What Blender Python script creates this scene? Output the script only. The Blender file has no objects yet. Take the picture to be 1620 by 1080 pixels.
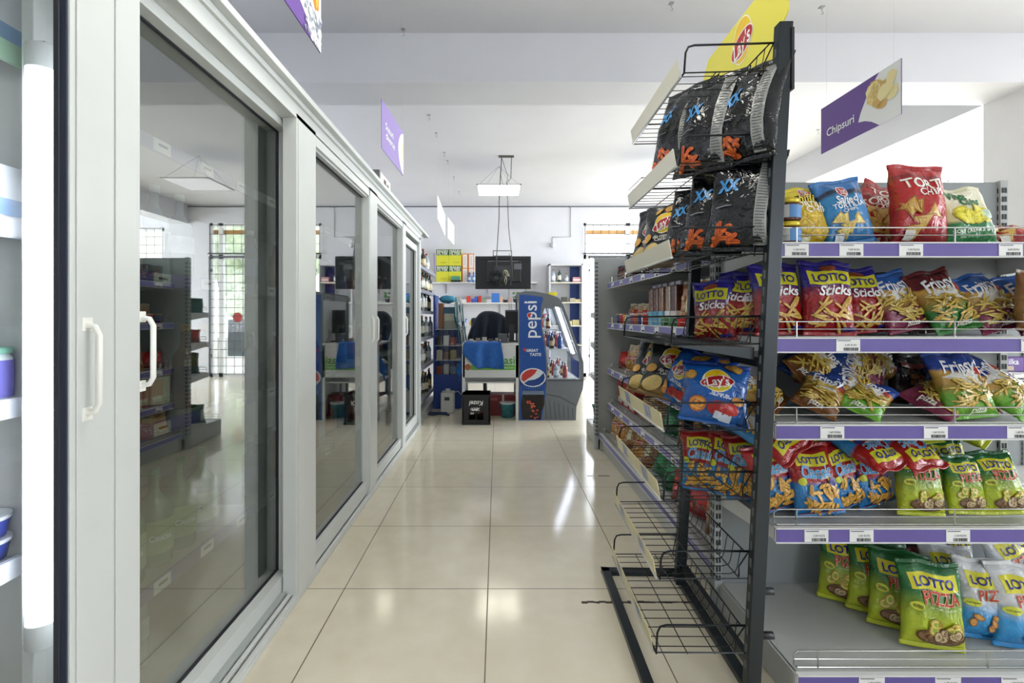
import bpy, bmesh, math, random
from mathutils import Vector, Matrix, noise

# ------------------------------------------------------------------ camera, world, lights, exposure
S = bpy.context.scene
COL = S.collection
F, CX, CY, H = 761.0, 787.0, 500.0, 1.14          # focal length in px of the 1620 frame, vanishing point, eye height
cam = bpy.data.cameras.new('camera'); cam.sensor_width = 36; cam.lens = F / 1620 * 36
cam.shift_x = 23 / 1620; cam.shift_y = -40 / 1620; cam.clip_start = .02
camo = bpy.data.objects.new('camera', cam); COL.objects.link(camo)
camo.location = (0, 0, H); camo.rotation_euler = (math.pi / 2, 0, 0)
S.camera = camo
S.view_settings.view_transform = 'Standard'; S.view_settings.look = 'None'
S.view_settings.gamma = 1; S.view_settings.use_curve_mapping = False
S.view_settings.exposure = 0.34
W = bpy.data.worlds.new('sky'); S.world = W; W.use_nodes = True
bg = W.node_tree.nodes['Background']
bg.inputs[0].default_value = (.86, .93, 1, 1); bg.inputs[1].default_value = 6

def area(name, loc, rot, sx, sy, power, col=(1, 1, 1)):
    l = bpy.data.lights.new(name, 'AREA'); l.shape = 'RECTANGLE'; l.size = sx; l.size_y = sy
    l.energy = power; l.color = col
    o = bpy.data.objects.new(name, l); COL.objects.link(o); o.location = loc; o.rotation_euler = rot
    return o
R90 = math.pi / 2
# daylight coming in through the shop windows of the right-hand hall and the back wall
area('daylight_right', (7.9, 6.5, 1.75), (0, R90, 0), 2.2, 4.6, 430, (.90, .95, 1))
area('daylight_right_front', (7.9, 0.1, 1.7), (0, R90, 0), 2.0, 2.8, 44, (.94, .97, 1))
area('front_fill', (3.0, -3.9, 1.8), (R90, 0, 0), 1.9, 1.5, 8, (.95, .97, 1))  # weak fill lamp added behind the camera, no window known there
area('daylight_back', (5.5, 9.3, 1.8), (-R90, 0, 0), 2.0, 2.0, 25, (.92, .96, 1))

# ------------------------------------------------------------------ helpers
def P(px, py, Y):                                  # a photo pixel at depth Y -> world point
    return Vector(((px - CX) * Y / F, Y, H + (CY - py) * Y / F))
def PX(px, Y): return (px - CX) * Y / F
def PZ(py, Y): return H + (CY - py) * Y / F

def lin(c):
    if isinstance(c, str):
        c = c.lstrip('#'); c = [int(c[i:i+2], 16) / 255 for i in (0, 2, 4)]
    return tuple(x / 12.92 if x <= .04045 else ((x + .055) / 1.055) ** 2.4 for x in c)

MATS = {}
def mat(name, col='#808080', rough=.5, metal=0.0, spec=.5, noise_amt=0.0, nscale=20, bump=0.0, emit=0.0, coat=0.0, alpha=None):
    if name in MATS: return MATS[name]
    m = bpy.data.materials.new(name); m.use_nodes = True
    nt = m.node_tree; b = nt.nodes['Principled BSDF']
    c = lin(col)
    b.inputs['Base Color'].default_value = (*c, 1); b.inputs['Roughness'].default_value = rough
    b.inputs['Metallic'].default_value = metal; b.inputs['Specular IOR Level'].default_value = spec
    b.inputs['Coat Weight'].default_value = coat
    if emit:
        b.inputs['Emission Color'].default_value = (*c, 1); b.inputs['Emission Strength'].default_value = emit
    if noise_amt or bump:
        tc = nt.nodes.new('ShaderNodeTexCoord'); n = nt.nodes.new('ShaderNodeTexNoise')
        n.inputs['Scale'].default_value = nscale; n.inputs['Detail'].default_value = 4
        nt.links.new(tc.outputs['Object'], n.inputs['Vector'])
        if noise_amt:
            r = nt.nodes.new('ShaderNodeValToRGB')
            r.color_ramp.elements[0].position = .35; r.color_ramp.elements[1].position = .65
            r.color_ramp.elements[0].color = (*[x * (1 - noise_amt) for x in c], 1)
            r.color_ramp.elements[1].color = (*[min(1, x * (1 + noise_amt * .4)) for x in c], 1)
            nt.links.new(n.outputs['Fac'], r.inputs['Fac']); nt.links.new(r.outputs['Color'], b.inputs['Base Color'])
        if bump:
            bp = nt.nodes.new('ShaderNodeBump'); bp.inputs['Strength'].default_value = bump; bp.inputs['Distance'].default_value = .01
            nt.links.new(n.outputs['Fac'], bp.inputs['Height']); nt.links.new(bp.outputs['Normal'], b.inputs['Normal'])
    if alpha is not None: b.inputs['Alpha'].default_value = alpha
    MATS[name] = m; return m

def glass(name, ior=1.5, tint=(1, 1, 1), rough=0.0):
    if name in MATS: return MATS[name]
    m = bpy.data.materials.new(name); m.use_nodes = True; nt = m.node_tree
    for n in list(nt.nodes): nt.nodes.remove(n)
    o = nt.nodes.new('ShaderNodeOutputMaterial'); mx = nt.nodes.new('ShaderNodeMixShader')
    t = nt.nodes.new('ShaderNodeBsdfTransparent'); g = nt.nodes.new('ShaderNodeBsdfGlossy'); f = nt.nodes.new('ShaderNodeMath')
    f.operation = 'MULTIPLY_ADD'; lw = nt.nodes.new('ShaderNodeLayerWeight'); lw.inputs['Blend'].default_value = .5
    pw = nt.nodes.new('ShaderNodeMath'); pw.operation = 'POWER'; pw.inputs[1].default_value = 4.2; nt.links.new(lw.outputs['Facing'], pw.inputs[0])
    nt.links.new(pw.outputs[0], f.inputs[0]); f.inputs[1].default_value = 1 - ior; f.inputs[2].default_value = ior   # ior = reflectance looking straight on
    t.inputs['Color'].default_value = (*tint, 1); g.inputs['Roughness'].default_value = rough
    nt.links.new(f.outputs[0], mx.inputs[0]); nt.links.new(t.outputs[0], mx.inputs[1]); nt.links.new(g.outputs[0], mx.inputs[2])
    nt.links.new(mx.outputs[0], o.inputs[0]); MATS[name] = m; return m

def ramp_mat(name, stops, curve=0.0, rough=.24, nz=.02, wav=0.0, interp='LINEAR', soft=.006):
    """printed film: colour bands along the height (UV v), borders bowed by 'curve' and wavy by 'wav'"""
    if name in MATS: return MATS[name]
    m = bpy.data.materials.new(name); m.use_nodes = True; nt = m.node_tree; b = nt.nodes['Principled BSDF']
    b.inputs['Roughness'].default_value = rough; b.inputs['Specular IOR Level'].default_value = .6
    uv = nt.nodes.new('ShaderNodeUVMap'); uv.uv_map = 'uv'
    sp = nt.nodes.new('ShaderNodeSeparateXYZ'); nt.links.new(uv.outputs[0], sp.inputs[0])
    def M(op, a, c2):
        n = nt.nodes.new('ShaderNodeMath'); n.operation = op
        for i, x in enumerate((a, c2)):
            if isinstance(x, (int, float)): n.inputs[i].default_value = x
            else: nt.links.new(x, n.inputs[i])
        return n.outputs[0]
    u = M('SUBTRACT', sp.outputs[0], .5); u2 = M('MULTIPLY', u, u)
    v = M('ADD', sp.outputs[1], M('MULTIPLY', u2, curve))
    if wav:
        n = nt.nodes.new('ShaderNodeTexNoise'); n.inputs['Scale'].default_value = 4
        nt.links.new(uv.outputs[0], n.inputs['Vector'])
        v = M('ADD', v, M('MULTIPLY', M('SUBTRACT', n.outputs[0], .5), wav))
    r = nt.nodes.new('ShaderNodeValToRGB'); nt.links.new(v, r.inputs['Fac'])
    cr = r.color_ramp; cr.interpolation = 'LINEAR'
    pts = []
    for i, st in enumerate(stops):
        p, c = st[0], lin(st[1]); s = st[2] if len(st) > 2 else soft
        if i == 0: pts.append((0.0, c))
        else: pts.append((max(0, p - s), pts[-1][1])); pts.append((min(1, p + s), c))
    while len(cr.elements) > 1: cr.elements.remove(cr.elements[-1])
    cr.elements[0].position = pts[0][0]; cr.elements[0].color = (*pts[0][1], 1)
    for p, c in pts[1:]:
        e = cr.elements.new(p); e.color = (*c, 1)
    nt.links.new(r.outputs['Color'], b.inputs['Base Color'])
    film_bump(nt, b)
    MATS[name] = m; return m
def film_bump(nt, b, k=.55):
    tc = nt.nodes.new('ShaderNodeTexCoord'); n = nt.nodes.new('ShaderNodeTexNoise'); n.inputs['Scale'].default_value = 26; n.inputs['Detail'].default_value = 2
    n.inputs['Distortion'].default_value = 1.2
    nt.links.new(tc.outputs['Object'], n.inputs['Vector'])
    r = nt.nodes.new('ShaderNodeMath'); r.operation = 'SUBTRACT'; r.inputs[1].default_value = .5; nt.links.new(n.outputs[0], r.inputs[0])
    q = nt.nodes.new('ShaderNodeMath'); q.operation = 'ABSOLUTE'; nt.links.new(r.outputs[0], q.inputs[0])
    bp = nt.nodes.new('ShaderNodeBump'); bp.inputs['Strength'].default_value = k; bp.inputs['Distance'].default_value = .012
    nt.links.new(q.outputs[0], bp.inputs['Height']); nt.links.new(bp.outputs['Normal'], b.inputs['Normal'])

def tag(o, label=None, cat=None, group=None, kind=None):
    if label: o['label'] = label
    if cat: o['category'] = cat
    if group: o['group'] = group
    if kind: o['kind'] = kind
    return o
def empty(name, loc=(0, 0, 0), rz=0, label=None, cat=None, group=None):
    o = bpy.data.objects.new(name, None); COL.objects.link(o); o.location = loc; o.rotation_euler = (0, 0, rz)
    o.empty_display_size = .05
    return tag(o, label, cat, group)
def kids(o): return [c for c in ALL if c.parent == o]
ALL = []
def copy_tree(o, parent=None, loc=None, rot=None, label=None, scale=None):
    c = o.copy(); COL.objects.link(c); ALL.append(c); c.parent = parent
    if loc is not None: c.location = loc
    if rot is not None: c.rotation_euler = rot
    if scale is not None: c.scale = scale
    if label: c['label'] = label
    for ch in kids(o): copy_tree(ch, c)
    return c

class MB:
    def __init__(s): s.v = []; s.f = []; s.m = []; s.sm = []; s.uv = {}; s.T = None
    def add(s, vs, fs, m=None, smooth=False, uvs=None):
        n = len(s.v)
        for x in vs: s.v.append(s.T @ Vector(x) if s.T else Vector(x))
        for f in fs:
            if uvs: s.uv[len(s.f)] = [uvs[i] for i in f]
            s.f.append([n + i for i in f]); s.m.append(m); s.sm.append(smooth)
        return s
    def box(s, x0, x1, y0, y1, z0, z1, m=None):
        x0, x1 = sorted((x0, x1)); y0, y1 = sorted((y0, y1)); z0, z1 = sorted((z0, z1))
        vs = [(x, y, z) for x in (x0, x1) for y in (y0, y1) for z in (z0, z1)]
        return s.add(vs, [(0, 1, 3, 2), (4, 6, 7, 5), (0, 4, 5, 1), (2, 3, 7, 6), (0, 2, 6, 4), (1, 5, 7, 3)], m)
    def cyl(s, a, b, r, n=8, m=None, r2=None, caps=True):
        a, b = Vector(a), Vector(b); d = (b - a)
        if d.length < 1e-6: return s
        d.normalize(); t = d.orthogonal().normalized(); q = d.cross(t); r2 = r if r2 is None else r2
        vs = []
        for p, rr in ((a, r), (b, r2)):
            for i in range(n):
                an = 2 * math.pi * i / n; vs.append(p + (t * math.cos(an) + q * math.sin(an)) * rr)
        s.add(vs, [(i, (i + 1) % n, n + (i + 1) % n, n + i) for i in range(n)], m, n > 5)
        if caps: s.add(vs, [tuple(range(n))[::-1], tuple(range(n, 2 * n))], m)
        return s
    def tube(s, pts, r, n=6, m=None, closed=False):
        pts = [Vector(p) for p in pts]; k = len(pts); rings = []
        prev = None
        for i, p in enumerate(pts):
            a = pts[i - 1] if (i > 0 or closed) else p; b = pts[(i + 1) % k] if (i < k - 1 or closed) else p
            d = (b - a)
            if d.length < 1e-7: d = Vector((0, 0, 1))
            d.normalize()
            t = d.orthogonal() if prev is None else prev - d * prev.dot(d)
            if t.length < 1e-5: t = d.orthogonal()
            t.normalize(); prev = t; q = d.cross(t)
            rings.append([p + (t * math.cos(2 * math.pi * j / n) + q * math.sin(2 * math.pi * j / n)) * r for j in range(n)])
        vs = [v for rg in rings for v in rg]; fs = []
        for i in range(k if closed else k - 1):
            o, o2 = i * n, ((i + 1) % k) * n
            for j in range(n): fs.append((o + j, o + (j + 1) % n, o2 + (j + 1) % n, o2 + j))
        if not closed: fs += [tuple(range(n))[::-1], tuple((k - 1) * n + j for j in range(n))]
        return s.add(vs, fs, m, True)
    def lathe(s, prof, c=(0, 0, 0), n=16, m=None, sharp=False):
        c = Vector(c); vs = []
        for r, z in prof:
            for i in range(n):
                a = 2 * math.pi * i / n; vs.append(c + Vector((r * math.cos(a), r * math.sin(a), z)))
        fs = []
        for k in range(len(prof) - 1):
            for i in range(n): fs.append((k * n + i, k * n + (i + 1) % n, (k + 1) * n + (i + 1) % n, (k + 1) * n + i))
        s.add(vs, fs, m, not sharp)
        return s.add(vs, [tuple(range(n))[::-1], tuple((len(prof) - 1) * n + i for i in range(n))], m)
    def prism(s, poly, axis, a, b, m=None, smooth=False):
        """poly: 2D points; axis 'y': (x,z) pairs, 'x': (y,z), 'z': (x,y)"""
        def p3(p, t): return (p[0], t, p[1]) if axis == 'y' else (t, p[0], p[1]) if axis == 'x' else (p[0], p[1], t)
        n = len(poly); vs = [p3(p, a) for p in poly] + [p3(p, b) for p in poly]
        s.add(vs, [(i, (i + 1) % n, n + (i + 1) % n, n + i) for i in range(n)], m, smooth)
        return s.add(vs, [tuple(range(n))[::-1], tuple(range(n, 2 * n))], m)
    def quad(s, a, b, c, d, m=None): return s.add([a, b, c, d], [(0, 1, 2, 3)], m)
    def ball(s, c, r, m=None, n=10, sc=(1, 1, 1), jit=0, seed=0):
        prof = []; c = Vector(c); vs = []; fs = []; k = n
        rnd = random.Random(seed)
        for i in range(k + 1):
            ph = math.pi * i / k
            for j in range(n):
                th = 2 * math.pi * j / n; q = r * (1 + (rnd.uniform(-jit, jit) if 0 < i < k else 0))
                vs.append(c + Vector((q * sc[0] * math.sin(ph) * math.cos(th), q * sc[1] * math.sin(ph) * math.sin(th), q * sc[2] * math.cos(ph))))
        for i in range(k):
            for j in range(n): fs.append((i * n + j, i * n + (j + 1) % n, (i + 1) * n + (j + 1) % n, (i + 1) * n + j))
        return s.add(vs, fs, m, True)
    def build(s, name, m=None, parent=None, bevel=0, fix=True, loc=None, rot=None):
        me = bpy.data.meshes.new(name); me.from_pydata([tuple(v) for v in s.v], [], s.f)
        mats = []
        for k in s.m:
            k = k or m
            if k not in mats: mats.append(k)
        for k in mats: me.materials.append(k)
        me.polygons.foreach_set('material_index', [mats.index(k or m) for k in s.m])
        me.polygons.foreach_set('use_smooth', s.sm)
        if s.uv:
            l = me.uv_layers.new(name='uv')
            for i, p in enumerate(me.polygons):
                if i in s.uv:
                    for li, uvc in zip(p.loop_indices, s.uv[i]): l.data[li].uv = uvc
        bm = bmesh.new(); bm.from_mesh(me)
        bmesh.ops.remove_doubles(bm, verts=bm.verts, dist=1e-6)
        if fix: bmesh.ops.recalc_face_normals(bm, faces=bm.faces)
        bm.to_mesh(me); bm.free(); me.update()
        o = bpy.data.objects.new(name, me); COL.objects.link(o); ALL.append(o); o.parent = parent
        if loc is not None: o.location = loc
        if rot is not None: o.rotation_euler = rot
        if bevel:
            md = o.modifiers.new('bevel', 'BEVEL'); md.width = bevel; md.segments = 2; md.limit_method = 'ANGLE'
            md.angle_limit = .6
        return o

# text -> 2D triangles, centred, 1 unit = height of a capital
_tc = {}
def text2d(st, bold=.0, shear=0.0, maxedge=None):
    key = (st, bold, shear, maxedge)
    if key in _tc: return _tc[key]
    cu = bpy.data.curves.new('t', 'FONT'); cu.body = st; cu.size = 1.0; cu.offset = bold * .45; cu.shear = shear
    cu.resolution_u = 3; cu.align_x = 'CENTER'
    o = bpy.data.objects.new('t', cu); COL.objects.link(o)
    bpy.context.view_layer.update()
    me = bpy.data.meshes.new_from_object(o.evaluated_get(bpy.context.evaluated_depsgraph_get()))
    bm = bmesh.new(); bm.from_mesh(me); bmesh.ops.triangulate(bm, faces=bm.faces)
    if maxedge:
        for _ in range(3):
            es = [e for e in bm.edges if e.calc_length() > maxedge]
            if not es: break
            bmesh.ops.subdivide_edges(bm, edges=es, cuts=1); bmesh.ops.triangulate(bm, faces=bm.faces)
    bm.verts.ensure_lookup_table(); bm.verts.index_update()
    k = 1 / .72
    vs = [(v.co.x * k, v.co.y * k) for v in bm.verts]; fs = [tuple(v.index for v in f.verts) for f in bm.faces]
    bm.free(); bpy.data.meshes.remove(me); bpy.data.objects.remove(o); bpy.data.curves.remove(cu)
    if vs:
        xs = [v[0] for v in vs]; cx = (min(xs) + max(xs)) / 2; w = max(xs) - min(xs)
        vs = [(x - cx, y - .5) for x, y in vs]
    else: w = 1
    _tc[key] = (vs, fs, w); return _tc[key]

def put_text(mb, st, o, ux, uy, width, m, bold=.02, shear=0, hscale=1.0, off=.0008):
    """flat lettering of the given width at o, ux / uy unit vectors"""
    vs, fs, w = text2d(st, bold, shear); k = width / w
    o, ux, uy = Vector(o), Vector(ux), Vector(uy); n = ux.cross(uy) * off
    mb.add([o + n + ux * x * k + uy * y * k * hscale for x, y in vs], fs, m)

ORD = ['first', 'second', 'third', 'fourth', 'fifth', 'sixth', 'seventh', 'eighth', 'ninth', 'tenth', 'eleventh', 'twelfth', 'thirteenth', 'fourteenth', 'fifteenth', 'sixteenth']
# ------------------------------------------------------------------ materials
white_paint = mat('white_paint', '#e6e4e2', .6, noise_amt=.03, nscale=3)
wall_paint = mat('wall_paint', '#d9d9de', .7, noise_amt=.04, nscale=2)
ceil_paint = mat('ceiling_paint', '#d8d8dc', .8, noise_amt=.03, nscale=1.5)
pvc = mat('pvc', '#cfd2cf', .3, noise_amt=.02, nscale=8)
white_metal = mat('white_metal', '#d9dad8', .35)
shelf_grey = mat('shelf_grey', '#a9adac', .4, noise_amt=.05, nscale=6)
panel_grey = mat('panel_grey', '#8b9091', .5, noise_amt=.05, nscale=4)
rack_black = mat('rack_black', '#20272b', .35, metal=.3)
wire_black = mat('wire_black', '#191d20', .3, metal=.5)
chrome = mat('chrome', '#b9b9b5', .22, metal=.9)
gasket = mat('gasket', '#2a2c33', .6)
blackp = mat('black_plastic', '#15161a', .45)
darkgrey = mat('dark_grey', '#3b3e42', .5)
lilac = mat('lilac_strip', '#62549c', .4, noise_amt=.08, nscale=12)
paper = mat('paper', '#e4e4e2', .6)
ink = mat('ink', '#26262a', .6)
cream = mat('cream_strip', '#d9cfa4', .35)
clear_edge = mat('clear_plastic_edge', '#c9cbc7', .12, spec=.8)
alu = mat('aluminium', '#a9abad', .35, metal=.8)
hole = mat('hole_dark', '#25282b', .7)
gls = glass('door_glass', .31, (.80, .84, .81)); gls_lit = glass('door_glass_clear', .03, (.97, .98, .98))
gls_thin = glass('window_glass', .05)
gls_clear = glass('case_glass', .035, (.96, .98, 1))

def floor_mat():
    m = bpy.data.materials.new('floor_tiles'); m.use_nodes = True; nt = m.node_tree; b = nt.nodes['Principled BSDF']
    tc = nt.nodes.new('ShaderNodeTexCoord'); sp = nt.nodes.new('ShaderNodeSeparateXYZ'); nt.links.new(tc.outputs['Object'], sp.inputs[0])
    def M(op, *a):
        n = nt.nodes.new('ShaderNodeMath'); n.operation = op
        for i, x in enumerate(a):
            if isinstance(x, (int, float)): n.inputs[i].default_value = x
            else: nt.links.new(x, n.inputs[i])
        return n.outputs[0]
    def joint(c, off):
        q = M('FRACT', M('DIVIDE', M('ADD', c, off), .6)); q = M('ABSOLUTE', M('SUBTRACT', q, .5)); return M('GREATER_THAN', q, .5 - .0022 / .6)
    j = M('MAXIMUM', joint(sp.outputs[0], 6.04), joint(sp.outputs[1], 6 - .213 + .0))
    n = nt.nodes.new('ShaderNodeTexNoise'); n.inputs['Scale'].default_value = 9; n.inputs['Detail'].default_value = 6
    nt.links.new(tc.outputs['Object'], n.inputs['Vector'])
    n2 = nt.nodes.new('ShaderNodeTexNoise'); n2.inputs['Scale'].default_value = .8; nt.links.new(tc.outputs['Object'], n2.inputs['Vector'])
    r = nt.nodes.new('ShaderNodeValToRGB'); nt.links.new(M('ADD', M('MULTIPLY', n.outputs[0], .5), M('MULTIPLY', n2.outputs[0], .5)), r.inputs[0])
    r.color_ramp.elements[0].position = .35; r.color_ramp.elements[0].color = (*lin('#dad0b7'), 1)
    r.color_ramp.elements[1].position = .65; r.color_ramp.elements[1].color = (*lin('#e4dcc8'), 1)
    mx = nt.nodes.new('ShaderNodeMix'); mx.data_type = 'RGBA'
    nt.links.new(j, mx.inputs[0]); nt.links.new(r.outputs[0], mx.inputs[6]); mx.inputs[7].default_value = (*lin('#6b6152'), 1)
    nt.links.new(mx.outputs[2], b.inputs['Base Color'])
    ro = M('ADD', M('MULTIPLY', n2.outputs[0], .02), M('ADD', M('MULTIPLY', j, .4), .10)); nt.links.new(ro, b.inputs['Roughness'])
    b.inputs['Specular IOR Level'].default_value = .55
    bp = nt.nodes.new('ShaderNodeBump'); bp.inputs['Strength'].default_value = .04; bp.inputs['Distance'].default_value = .01
    nt.links.new(n.outputs[0], bp.inputs['Height']); nt.links.new(bp.outputs[0], b.inputs['Normal'])
    return m

# ------------------------------------------------------------------ the room
YB = 9.04; ZC = 3.24; XL = -1.95; XR = 8.0; YF = -4.0
def struct(name, mb, m, parent=None, **k):
    o = mb.build(name, m, parent, **k)
    if parent is None: o['kind'] = 'structure'
    return o
struct('floor', MB().box(XL - .2, XR + .2, YF - .2, YB + .12, -.1, 0), floor_mat())
struct('ceiling', MB().box(XL - .2, XR + .2, YF - .2, YB + .12, ZC, ZC + .1), ceil_paint)
struct('wall_left', MB().box(XL - .12, XL, YF, YB, 0, ZC), wall_paint)
def wall_y(name, y0, y1, xa, xb, holes):           # wall across X with openings (x0,x1,z0,z1)
    mb = MB(); xs = xa
    for (a, b, c, d) in holes:
        mb.box(xs, a, y0, y1, 0, ZC); 
        if c > 0: mb.box(a, b, y0, y1, 0, c)
        mb.box(a, b, y0, y1, d, ZC); xs = b
    mb.box(xs, xb, y0, y1, 0, ZC)
    return struct(name, mb, wall_paint)
WX0, WX1, WZ = 1.62, 3.60, 2.89
wall_y('wall_back', YB, YB + .12, XL, XR, [(WX0, WX1, 0.0, WZ), (4.45, 6.6, .6, 2.8)])
wall_y('wall_front', YF - .12, YF, XL, XR, [(2.0, 4.0, 1.0, 2.6)])
mb = MB(); ys = YF
for a, b in ((-1.4, 1.6), (4.0, 8.8)):
    mb.box(XR, XR + .12, ys, a, 0, ZC); mb.box(XR, XR + .12, a, b, 0, .5); mb.box(XR, XR + .12, a, b, 2.95, ZC); ys = b
mb.box(XR, XR + .12, ys, YB, 0, ZC)
struct('wall_right', mb, wall_paint)
# concrete beams and the column of the right-hand bay
struct('trim_1', MB().box(XL, XR, 3.57, 3.96, 2.876, ZC), ceil_paint)
struct('trim_2', MB().box(4.0, 4.34, 3.96, YB, 2.876, ZC), ceil_paint)
struct('wall_column', MB().box(4.0, 4.42, 3.57, 3.96, 0, 2.876), white_paint)
struct('trim_3', MB().box(XL, WX0 - .05, YB - .012, YB, 3.19, 3.205).box(WX0 - .05, 4.0, YB - .012, YB, 3.19, 3.205), darkgrey)
# worn streaks on the floor
mb = MB(); rnd = random.Random(4); x = .335
while x < .76:
    w = rnd.uniform(.008, .03); mb.box(x, x + w, 1.912 + rnd.uniform(-.004, .004), 1.924 + rnd.uniform(-.003, .004), 0, .0006); x += w * .9
mb.box(.72, .80, 3.43, 3.445, 0, .0006); mb.box(.64, .68, 3.43, 3.44, 0, .0006)
struct('trim_4', mb, mat('floor_wear', '#4c4339', .7, noise_amt=.3, nscale=60))

# window and glazed door of the back wall, with security mesh
fr = mat('window_frame_white', '#e9e9e8', .4)
wn = MB(); z0 = 0.0; t = .05
wn.box(WX0, WX0 + t, YB + .02, YB + .09, z0, WZ); wn.box(WX1 - t, WX1, YB + .02, YB + .09, z0, WZ)
wn.box(WX0, WX1, YB + .02, YB + .09, WZ - t, WZ); wn.box(WX0, WX1, YB + .02, YB + .09, 2.22, 2.3); wn.box(WX0, WX1, YB + .02, YB + .09, 0, .07)
for xx in (2.42, 3.36): wn.box(xx, xx + .08, YB + .02, YB + .09, 0, WZ)
wo = struct('window_1', wn, fr)
tag(MB().box(WX0 + t, WX1 - t, YB + .05, YB + .056, .07, WZ - t).build('window_pane', gls_thin, wo))
MB().box(WX0 + t, WX1 - t, YB + .07, YB + .09, WZ - .2, WZ - .12).build('orange_blind_rail', mat('orange_rail', '#d9a45c', .5), wo)
MB().cyl((3.10, YB + .045, 1.12), (3.10, YB + .04, 1.12), .09, 20, mat('red_sticker', '#c2332c', .5)).build('round_red_sticker', None, wo)
w2 = MB(); w2.box(4.45, 4.5, YB + .02, YB + .09, .6, 2.8); w2.box(6.55, 6.6, YB + .02, YB + .09, .6, 2.8); w2.box(4.45, 6.6, YB + .02, YB + .09, 2.74, 2.8)
w2.box(4.45, 6.6, YB + .02, YB + .09, .6, .66); w2.box(5.5, 5.56, YB + .02, YB + .09, .6, 2.8)
w2o = struct('window_2', w2, fr); MB().box(4.5, 6.55, YB + .05, YB + .056, .66, 2.74).build('window_pane', gls_thin, w2o)
def grille(name, x0, x1, z0, z1, step, y):
    m = MB(); nx = round((x1 - x0) / step); nz = round((z1 - z0) / step)
    for i in range(nx + 1): xx = x0 + (x1 - x0) * i / nx; m.cyl((xx, y, z0), (xx, y, z1), .005, 5)
    for i in range(nz + 1): zz = z0 + (z1 - z0) * i / nz; m.cyl((x0, y - .008, zz), (x1, y - .008, zz), .005, 5)
    return m
g = grille('g', WX0 + .1, WX1 - .02, .05, 2.24, .155, YB - .03)
g.box(WX0 + .092, WX0 + .104, YB - .045, YB - .02, .02, 2.26); g.box(WX1 - .03, WX1 - .01, YB - .045, YB - .02, .02, 2.26); g.box(WX0 + .085, WX1 - .01, YB - .045, YB - .02, 2.24, 2.265)
for (xx, zz) in ((WX0 + .1, .4), (WX0 + .1, 2.0), (WX1 - .02, .4), (WX1 - .02, 2.)): g.box(xx - .012, xx + .012, YB - .045, YB + .03, zz - .02, zz + .02)
tag(g.build('security_grille', mat('grille_steel', '#4a4c50', .4, metal=.5)), 'dark steel security mesh across the lower part of the glazed door in the back wall', 'security grille', 'window grilles')
g = grille('g', WX0 + .02, WX1 - .02, 2.32, 2.85, .155, YB - .035)
g.box(WX0 - .01, WX1 + .01, YB - .045, YB - .025, 2.30, 2.325)
tag(g.build('security_grille', MATS['grille_steel']), 'dark steel security mesh across the upper light above the glazed back door', 'security grille', 'window grilles')
g = grille('g', 4.46, 6.58, .62, 2.78, .155, YB - .035); g.box(4.44, 6.6, YB - .045, YB - .025, .6, .62)
tag(g.build('security_grille', MATS['grille_steel']), 'dark steel mesh over the second window, past the right-hand beam', 'security grille', 'window grilles')

# outside: pavement, trees and a cabinet seen through the glazed door
struct('ground', MB().box(-6, 24, YB + .12, 26, -.12, -.02), mat('pavement', '#b9b5ac', .8, noise_amt=.1, nscale=1))
rnd = random.Random(7)
leaf = mat('leaves', '#c3cfae', .7, noise_amt=.35, nscale=5); bark = mat('bark', '#6b5a45', .8)
for i, (tx, ty, lab) in enumerate(((7.0, 18, 'green street tree outside, leftmost of the row past the glazed door'), (12.6, 19, 'green street tree outside, middle one of the row'), (18.4, 20, 'green street tree outside, farthest right of the row'))):
    t = empty('street_tree', (tx, ty, 0), 0, lab, 'tree', 'trees outside the shop')
    MB().cyl((0, 0, -.02), (0, 0, 2.2), .16, 8, r2=.1).build('trunk', bark, t)
    m = MB()
    for k in range(16): m.ball((rnd.uniform(-1.5, 1.5), rnd.uniform(-1, 1), rnd.uniform(1.4, 4.2)), rnd.uniform(.6, 1.05), n=9, jit=.13, seed=k + i * 20)
    m.build('foliage', leaf, t)
t = empty('utility_cabinet', (5.7, 14.2, 0), 0, 'dark grey utility cabinet on the pavement outside the glazed door', 'cabinet')
MB().box(-.35, .35, -.2, .2, -.02, 1.05).build('body', mat('cab_grey', '#46555a', .6), t, bevel=.02); MB().box(-.33, .33, -.215, -.2, .08, .98).build('door', darkgrey, t)

# ------------------------------------------------------------------ ceiling lights, hung tv, signs
panel_on = mat('led_panel', '#fdfbe8', .5, emit=6); panel_dim = mat('led_panel_dim', '#e9e9f0', .5, emit=.35)
def led(cx, cy, z, lab, on=True, m=None):
    t = empty('panel_light', (cx, cy, z), 0, lab, 'ceiling light', 'hanging panel lights')
    MB().box(-.3, .3, -.3, -.285, 0, .012).box(-.3, .3, .285, .3, 0, .012).box(-.3, -.285, -.3, .3, 0, .012).box(.285, .3, -.3, .3, 0, .012).box(-.3, .3, -.3, .3, .012, .016).build('frame', white_metal, t)
    MB().box(-.285, .285, -.285, .285, .003, .011).build('diffuser', m or (panel_on if on else panel_dim), t)
    w = MB()
    for sx, sy in ((-1, -1), (1, -1), (-1, 1), (1, 1)): w.cyl((sx * .27, sy * .27, .014), (0, 0, ZC - z), .0016, 4)
    w.build('suspension_wires', darkgrey, t)
    return t
led(.02, 6.75, 2.9, 'lit square panel light hanging above the till area, behind the hung television')
led(2.1, 6.3, 2.86, 'square panel light hanging over the far right aisle, seen mirrored in the nearest cooler door', False)
led(5.9, 2.2, 2.9, 'added unseen panel light in the right-hand hall past the column')  # out-of-view lamp added to light the hall
led(6.2, 6.6, 2.9, 'added unseen panel light over the far end of the right-hand hall')  # second added lamp, unseen, brightens the far end of the hall
near_fill = mat('led_panel_fill', '#fdfbf0', .5, emit=14)
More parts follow.
